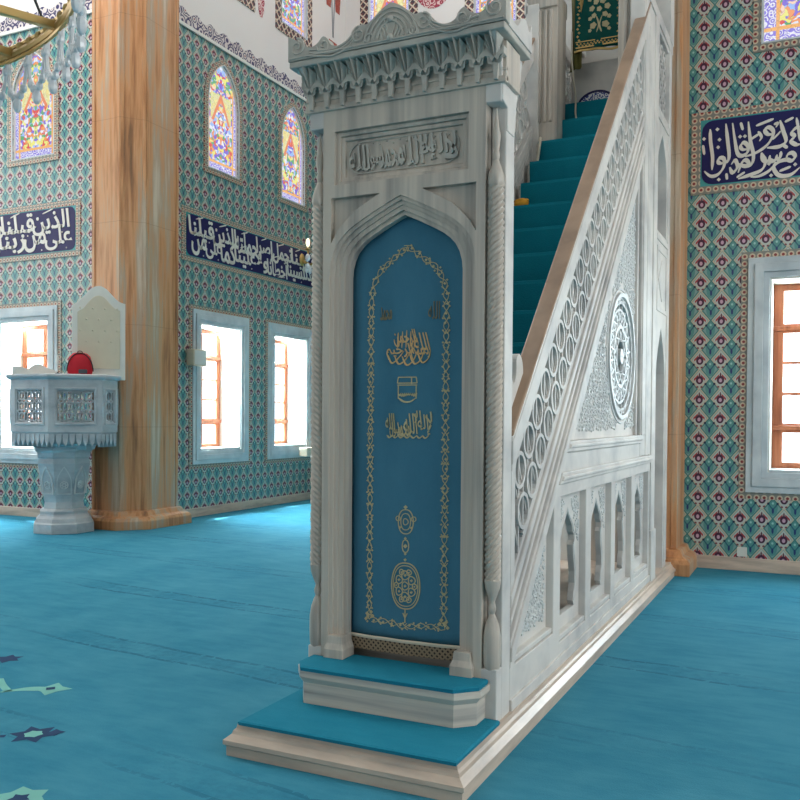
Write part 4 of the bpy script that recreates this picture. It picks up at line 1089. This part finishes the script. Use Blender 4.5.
for j in range(21):
    t = j/20; zz = 4.80+1.65*t
    for i in range(7): x = -.745+.09*i/6+.025*(1-t)*(i/6); vs.append((x+.012*sin(t*6), 4.06+.02*sin(i*1.7+t*2)-.02*i/6, zz+.02*(i/6)))
for j in range(20):
    for i in range(6): a = j*7+i; fs.append([a, a+1, a+8, a+7])
b._add(vs, fs); o = b.build('folded_side', plain('green_gold_brocade', lin(104, 98, 44), .7), ban, smooth=True); md = o.modifiers.new('s', 'SOLIDIFY'); md.thickness = .01
b = MB(); b.tube([(-.66+.02*sin(t*3), 4.03, 5.0+.9*t) for t in [i/12 for i in range(13)]], [.012+.012*sin(PI*i/12) for i in range(13)], 6); b.build('yellow_lining', M_gold, ban, smooth=True)
# cord trailing down the top steps
b = MB(); pth = smooth_path([(-.72, 4.02, 5.15), (-.715, 4.0, 4.9), (-.70, 4.02, 4.7), (-.70, 4.10, 4.58), (-.705, 4.11, 4.45), (-.69, 4.10, 4.325), (-.74, 4.05, 4.335), (-.83, 3.95, 4.33), (-.89, 3.87, 4.34), (-.9, 3.83, 4.2), (-.89, 3.74, 4.09), (-.9, 3.62, 4.08)], 5)
b.tube(pth, .009, 6); tag(b.build('power_cord', M_cord, smooth=True), 'cream cord trailing down the top pulpit steps', 'cord')
b = MB(); pth = smooth_path([(-.885, 3.60, 4.085), (-.87, 3.54, 4.03), (-.89, 3.55, 3.90), (-.88, 3.50, 3.845), (-.86, 3.56, 3.84), (-.88, 3.62, 3.85)], 5)
b.tube(pth, .012, 6); tag(b.build('power_cord', M_cord, smooth=True), 'loose cord loop lying on an upper pulpit step by the rail', 'cord')
b = MB(); b.ball((0, 0, 0), .055, 12, 8, (1.15, .8, .8))
for k in range(4): b.ball((.03*cos(k*1.6), .02*sin(k*1.6), .02), .03, 8, 6, (1.2, .8, .6))
o = b.build('yellow_cloth', M_yellow, smooth=True); o.location = (-.86, 3.00, 3.372); tag(o, 'crumpled yellow cloth on a stair edge behind the portal', 'cloth')

# ================================================================== PREACHER'S GOBLET PULPIT
GC = Vector((-8.1, 5.0, 0)); tR = Vector((.689, .725, 0)); tN = Vector((.725, -.689, 0))
GF = Frame(GC, tR, tN, (0, 0, 1))                      # u right, v towards the hall, w up
gob = thing('goblet_pulpit', 'grey marble goblet shaped pulpit with pierced box and white high back', 'pulpit', tuple(GC))
def octo(r, z, c=(.02, 0), n=8, rot=PI/8): return [(c[0]+r*cos(rot+2*PI*i/n), c[1]+r*sin(rot+2*PI*i/n), z) for i in range(n)]
MB(GF).loft([octo(r, z) for z, r in ((0, .42), (.13, .42), (.15, .40), (.20, .385), (.235, .34), (.26, .33), (.30, .335), (.33, .30))]).build('pedestal_foot', M_grey, gob, bevel=.006)
MB(GF).loft([octo(r, z) for z, r in ((.33, .285), (.42, .27), (.50, .285), (.62, .305), (.92, .355), (.95, .365), (.97, .36), (1.02, .35), (1.04, .365), (1.10, .37), (1.13, .40), (1.16, .40))]).build('pedestal_bowl', M_grey, gob, bevel=.005)
for i in range(8):
    a0 = PI/8+2*PI*i/8; a1 = a0+2*PI/8; 
    p0, p1 = Vector((.02+.30*cos(a0), .30*sin(a0), .52)), Vector((.02+.30*cos(a1), .30*sin(a1), .52)); q0 = Vector((.02+.355*cos(a0), .355*sin(a0), .92)); q1 = Vector((.02+.355*cos(a1), .355*sin(a1), .92))
    o = (p0+p1)/2; U = (p1-p0).normalized(); V = (((q0+q1)/2)-o).normalized(); W = U.cross(V); g = lambda p: GF(p)
    fr = Frame(g(o), g(o+U)-g(o), g(o+V)-g(o)); 
    if (Vector(g(o))-Vector(g((.02, 0, .52)))).dot(fr.W) < 0: fr.W = -fr.W
    b = MB(fr); ar = pointed(-.085, .085, .02, .20, .38)
    b.plate(pointed(-.095, .095, .01, .21, .40), [ar], -.01, .012)
    b.ring((0, .14), .05, .012, -.01, .012, 12); b.ring((0, .14), .022, .012, -.01, .012, 10)
    for k in range(6): b.strip((.02*cos(k*PI/3), .14+.02*sin(k*PI/3)), (.055*cos(k*PI/3), .14+.055*sin(k*PI/3)), .01, -.01, .011)
    b.build('arched_relief', M_relief, gob)
box = [(-.656, .10), (-.174, .58), (.50, .60), (.71, .30), (.71, -.35), (-.656, -.35)]
cb = lambda s, z: [(.03+(p[0]-.03)*s, .05+(p[1]-.05)*s, z) for p in box]
MB(GF).loft([cb(.56, 1.14), cb(.60, 1.20), cb(.88, 1.22), cb(.94, 1.33), cb(.97, 1.36), cb(.99, 1.385)]).build('corbel', M_grey, gob, bevel=.004)
ed = [(box[i], box[(i+1) % 6]) for i in range(6)]
for (a, c) in ed:
    A, C_ = Vector((*a, 0)), Vector((*c, 0)); L = (C_-A).length; U = (C_-A).normalized()
    o = GF((A.x, A.y, 0)); u = GF((C_.x, C_.y, 0))-o; u.normalize(); fr = Frame(o, u, (0, 0, 1)); mid = GF(((A.x+C_.x)/2, (A.y+C_.y)/2, 0))-GF((.03, 0, 0))
    if fr.W.dot(mid) < 0: fr.W = -fr.W
    m0 = .11 if L > .45 else .09
    win = rect(m0, 1.52, L-m0, 1.94)
    p = MB(fr).plate(rect(0, 1.38, L, 2.09), [win], -.05, 0)
    p.plate(rect(m0-.04, 1.48, L-m0+.04, 1.98), [rect(m0-.015, 1.505, L-m0+.015, 1.955)], -.01, .014)
    p = p.build('box_panel', M_grey, gob, bevel=.005)
    b = MB(fr); nn = max(1, round((L-2*m0)/.14)); cw = (L-2*m0)/nn
    for i in range(nn):
        for j in range(3):
            c0 = (m0+cw*(i+.5), 1.59+.14*j); b.ring(c0, cw*.36, .018, -.045, -.015, 12)
            for k in range(4): b.strip((c0[0]+cw*.36*cos(k*PI/2+PI/4), c0[1]+cw*.36*sin(k*PI/2+PI/4)), (c0[0]+cw*.72*cos(k*PI/2+PI/4), c0[1]+.1*sin(k*PI/2+PI/4)), .018, -.045, -.015)
            b.strip((c0[0], c0[1]-.07), (c0[0], c0[1]+.07), .012, -.04, -.02)
    b.build('pierced_screen', M_grey, p)
    b = MB(fr); k = max(2, round(L/.085)); s = L/k
    for i in range(k):
        x = s*(i+.5); b.plate([(x-s*.46, 1.36), (x-s*.40, 1.27), (x-s*.12, 1.21), (x, 1.18), (x+s*.12, 1.21), (x+s*.40, 1.27), (x+s*.46, 1.36)], (), -.10, -.012)
    b.build('pendant_frieze', M_grey, gob, bevel=.004)
MB(GF).loft([cb(1.0, 2.085), cb(1.07, 2.105), cb(1.09, 2.125), cb(1.09, 2.15), cb(1.05, 2.158)]).build('box_top', M_grey, gob, bevel=.004)
FBk = Frame(GF((0, .34, 0)), tR, (0, 0, 1))
prf = smooth_path([(.12, 3.10), (.16, 3.13), (.22, 3.17), (.30, 3.27), (.38, 3.35), (.465, 3.38), (.55, 3.35), (.63, 3.27), (.71, 3.19), (.77, 3.16), (.81, 3.15)], 3)
bk = MB(FBk).plate([(.12, 2.1)]+[(.81, 2.1)]+prf[::-1], (), -.10, 0).build('backrest', M_white, gob, bevel=.012)
pin = [(.465+(p[0]-.465)*.80, 2.55+(p[1]-2.55)*.84) for p in prf]
b = MB(FBk).plate([(.19, 2.25), (.74, 2.25)]+pin[::-1], (), 0, .014); b.build('cushioned_panel', M_beige, bk, bevel=.012)
for j in range(4):
    for i in range(3+(j % 2)): MB(FBk).ball((.465+(i-(2+(j % 2))/2)*.16, 2.62+.15*j, .014), .014, 8, 5).build('tuft_button', M_beige, bk, smooth=True)
FSc = Frame(GF((0, .20, 0)), tR, (0, 0, 1))
pr2 = smooth_path([(-.63, 2.27), (-.52, 2.26), (-.44, 2.235), (-.35, 2.29), (-.28, 2.295), (-.2, 2.255), (-.1, 2.22), (-.05, 2.19)], 3)
MB(FSc).plate([(-.63, 2.155), (-.05, 2.155)]+pr2[::-1], (), -.03, 0).build('scalloped_side', M_white, gob, bevel=.006)
# things on the pulpit
bag = thing('red_bag', 'small red rounded bag with black trim standing on the goblet pulpit', 'bag', tuple(GF((.22, .47, 2.158))))
def bl(s, z, v0=.47): return [(.22+s*.155*cos(2*PI*i/16)*(1 if abs(cos(2*PI*i/16)) < .9 else .97), v0+s*.075*sin(2*PI*i/16), z) for i in range(16)]
MB(GF).loft([bl(.95, 2.159), bl(1.05, 2.18), bl(1.08, 2.24), bl(1.02, 2.33), bl(.88, 2.40), bl(.6, 2.44), bl(.2, 2.455)]).build('body', M_red, bag, smooth=True)
b = MB(GF); b.tube([(.22+.165*cos(a), 0.47+.05, 2.2+.245*sin(a)) for a in [PI*(i/20) for i in range(21)]], .008, 6); b.build('piping', M_black, bag, smooth=True)
b = MB(GF); b.box((.20, .54, 2.17), (.31, .565, 2.225)); b.build('front_patch', plain('grey_patch', lin(70, 74, 82), .6), bag, bevel=.008)
b = MB(GF); b.tube([(.22+.035*cos(a), .47, 2.445+.03*sin(a)) for a in [PI*i/8 for i in range(9)]], .006, 6); b.build('loop', M_black, bag, smooth=True)
mic = thing('small_microphone', 'thin pale microphone on a short stem beside the red bag', 'microphone', tuple(GF((-.06, .44, 2.158))))
MB(GF).lathe((-.06, .44, 2.158), [(0, .035), (.012, .035), (.018, .01), (.03, .008)], 10).build('base', M_black, mic, smooth=True)
MB(GF).lathe((-.06, .44, 2.158), [(.03, .007), (.14, .006), (.15, .016), (.2, .018), (.24, .012), (.26, .003)], 10).build('stem', M_white, mic, smooth=True)
for k, (u, v) in enumerate(((.70, .24),)):
    b = MB(GF).ball((u, v, 2.183), .026, 10, 7); tag(b.build('black_knob', M_black, smooth=True), 'small black round object at the right edge of the goblet pulpit top', 'knob')

# ================================================================== CHANDELIER
CC = Vector((-3.91, -2.13, 4.0)); RC = 2.4
ch = thing('ring_chandelier', 'large gilded ring chandelier with hanging crystal loops at the upper left', 'chandelier', tuple(CC))
def circ(r, z, a0=0, a1=2*PI, n=96): return [(CC.x+r*cos(a0+(a1-a0)*i/n), CC.y+r*sin(a0+(a1-a0)*i/n), CC.z+z) for i in range(n+1)]
b = MB(); b.tube(circ(RC, 0), .030, 8); b.tube(circ(RC, .05), .016, 6); b.tube(circ(RC-.012, -.04), .014, 6)
for k in range(120):
    a = 2*PI*k/120; b.ball((CC.x+RC*cos(a), CC.y+RC*sin(a), CC.z+.03), .036, 6, 4)
b.build('rim', M_gold, ch, smooth=True)
b = MB(); b.tube(circ(.5, 0, n=40), .03, 8); b.ball((CC.x, CC.y, CC.z), .22, 16, 10); b.build('hub', M_gold, ch, smooth=True)
sp = None
for k in range(24):
    a = 2*PI*(k+.35)/24; d = Vector((cos(a), sin(a), 0)); n_v = Vector((-sin(a), cos(a), 0))
    b = MB(Frame(CC, d, n_v, (0, 0, 1))).box((.5, -.022, -.02), (RC-.01, .022, .03)); b.build('spoke', M_gold, ch, bevel=.005)
for k in range(8):
    a = 2*PI*(k+.55)/8; b = MB(); b.tube([(CC.x+RC*cos(a), CC.y+RC*sin(a), CC.z+.05), (CC.x+.1*cos(a), CC.y+.1*sin(a), CC.z+5)], .009, 5); b.build('suspension_chain', M_black, ch)
b = MB(); b.tube([(CC.x, CC.y, CC.z), (CC.x, CC.y, H)], .03, 6); b.build('suspension_rod', M_black, ch)
b = MB()                                                # one crystal loop at angle zero, local to the rim point
pts = [(0, .11*cos(t), -.06-.20*sin(t)**.8 if sin(t) > 0 else -.06) for t in [PI*i/16 for i in range(17)]]
b.tube(pts, .0125, 7)
for i in (0, 4, 6, 8, 10, 12, 16): b.ball((pts[i][0], pts[i][1], pts[i][2]-.012), .024, 7, 5, (1, 1, 1.3))
b.ball((0, .0, -.32), .03, 7, 6, (1, 1, 1.7)); b.tube([(0, .11, .02), (0, .11, -.08)], .02, 6)
lp = b.build('crystal_loop', M_crystal, smooth=True)
for k in range(60):
    o = lp if k == 0 else lp.copy()
    if k: COL.objects.link(o)
    a = 2*PI*(k+.2)/60; o.parent = ch; o.location = (RC*cos(a), RC*sin(a), -.02); o.rotation_euler = (0, 0, a)
# small crystal wall lamp in the recess
sc = thing('crystal_wall_lamp', 'gilded wall lamp with crystal drops beside the twisted column of the portal', 'wall lamp', (XA, 10.4, 4.6))
b = MB(FA); b.ball((10.42, 4.62, .02), .09, 10, 6, (1, 1.4, .4)); b.build('wall_plate', M_gold, sc, smooth=True)
for s in (-1, 0, 1):
    b = MB(FA); b.tube(smooth_path([(10.42, 4.6, .05), (10.42+s*.14, 4.52, .2), (10.42+s*.24, 4.62, .3), (10.42+s*.25, 4.76, .3)], 5), .018, 6)
    b.lathe((0, 0, 0), [(0, .001), (.001, .001)], 3); b.ball((10.42+s*.25, 4.76, .3), .05, 8, 5, (1, .5, 1)); arm = b.build('lamp_arm', M_gold, sc, smooth=True)
    b = MB(FA); b.ball((10.42+s*.25, 4.60, .3), .05, 7, 6, (1, 1.6, 1)); b.ball((10.42+s*.25, 4.44, .3), .04, 7, 6, (1, 1.5, 1)); b.ball((10.42+s*.12, 4.40, .2), .045, 7, 6, (1, 1.5, 1)); b.build('crystal_drop', M_crystal, arm, smooth=True)
    b = MB(FA); b.ball((10.42+s*.25, 4.88, .3), .04, 8, 6, (1, 2.2, 1)); mm = bpy.data.materials.get('lamp_glow')
    if not mm:
        g_ = MAT('lamp_glow'); g_.b.inputs['Emission Color'].default_value = lin(255, 240, 200); g_.b.inputs['Emission Strength'].default_value = 1.2
        g_.color(g_.mix(g_.noise(g_.vec(*g_.coords()), 5), lin(255, 246, 220), lin(255, 240, 210))); mm = g_.m
    b.build('bulb', mm, arm, smooth=True)

# ================================================================== LIGHT AND CAMERA
W = bpy.data.worlds.new('daylight'); SC.world = W; W.use_nodes = True
bg = W.node_tree.nodes['Background']; bg.inputs[0].default_value = (.86, .93, 1, 1); bg.inputs[1].default_value = 2.2
def area(name, loc, target, sx, sy, power, color=(1, 1, 1), spread=None):
    l = bpy.data.lights.new(name, 'AREA'); l.shape = 'RECTANGLE'; l.size = sx; l.size_y = sy; l.energy = power; l.color = color
    if spread: l.spread = R(spread)
    o = bpy.data.objects.new(name, l); COL.objects.link(o); o.location = loc
    o.rotation_euler = (Vector(target)-Vector(loc)).to_track_quat('-Z', 'Y').to_euler(); return o
area('daylight_right_windows', (8.6, 1, 4.2), (0, 2, 2.0), 9, 6, 620, (1, .99, .97))
area('ceiling_fill', (-4, -2, 11.5), (-4, -2, 0), 9, 9, 130, (1, .98, .96))  # added soft fill from above
area('rear_fill', (-3, -12.6, 5), (-3, 5, 4), 14, 7, 215, (1, .98, .95))  # unseen fill behind the camera, added to lift the front-facing surfaces
area('left_fill', (-15.5, 1, 5), (-6, 3, 2), 8, 6, 300, (.97, .99, 1))  # fill lamp added at the windowless left wall to brighten the far walls
area('left_ceiling_fill', (-9, 3, 11.2), (-8, 4, 0), 6, 6, 560, (1, .99, .97))  # second overhead fill, added to brighten the left end of the hall
area('recess_fill', (-4, 9.2, 11.6), (-4.5, 9, 0), 6, 5, 150, (1, .99, .98))  # fill added under the recess ceiling to brighten its walls
for i, (loc, tgt) in enumerate((((XA-T-.3, 7.93, 2.5), (-5, 7.6, .0)), ((XA-T-.3, 10.05, 2.5), (-5, 9.8, 0)), ((-10.02, D+T+.3, 2.5), (-9.6, 3.4, 0)), ((1.44, D+T+.3, 2.5), (1.4, 3.4, 0)))):
    area('window_daylight', loc, tgt, 1.2, 2.2, 1500 if i < 3 else 260, (.80, .94, 1))
sl = bpy.data.lights.new('sun', 'SUN'); sl.energy = 30; sl.angle = R(.6); sl.color = (1, .96, .9)
so = bpy.data.objects.new('sun', sl); COL.objects.link(so); so.rotation_euler = Vector((.45, -.42, -1.15)).to_track_quat('-Z', 'Y').to_euler()

cam = bpy.data.cameras.new('camera'); co = bpy.data.objects.new('camera', cam); COL.objects.link(co)
yaw, pitch, roll = .4457, -.0183, .0069
cyw, syw = cos(yaw), sin(yaw); fwd = Vector((-syw, cyw, 0)); rt = Vector((cyw, syw, 0)); up = Vector((0, 0, 1))
f2 = fwd*cos(pitch)+up*sin(pitch); u2 = up*cos(pitch)-fwd*sin(pitch)
r3 = rt*cos(roll)+u2*sin(roll); u3 = u2*cos(roll)-rt*sin(roll)
co.matrix_world = Matrix(((r3.x, u3.x, -f2.x, 1.3697), (r3.y, u3.y, -f2.y, -3.954), (r3.z, u3.z, -f2.z, 1.6), (0, 0, 0, 1)))
cam.sensor_width = 36; cam.lens = 876.08/800*36; cam.shift_y = (434.29-400)/800; cam.clip_start = .05; cam.clip_end = 200
SC.camera = co
vs_ = SC.view_settings; vs_.view_transform = 'Standard'; vs_.look = 'None'; vs_.exposure = .28; vs_.gamma = 1; vs_.use_curve_mapping = False
SC.cycles.use_denoising = True; SC.cycles.max_bounces = 8; SC.cycles.diffuse_bounces = 4; SC.cycles.sample_clamp_indirect = 8
SC.cycles.caustics_reflective = False; SC.cycles.caustics_refractive = False; SC.cycles.transparent_max_bounces = 16
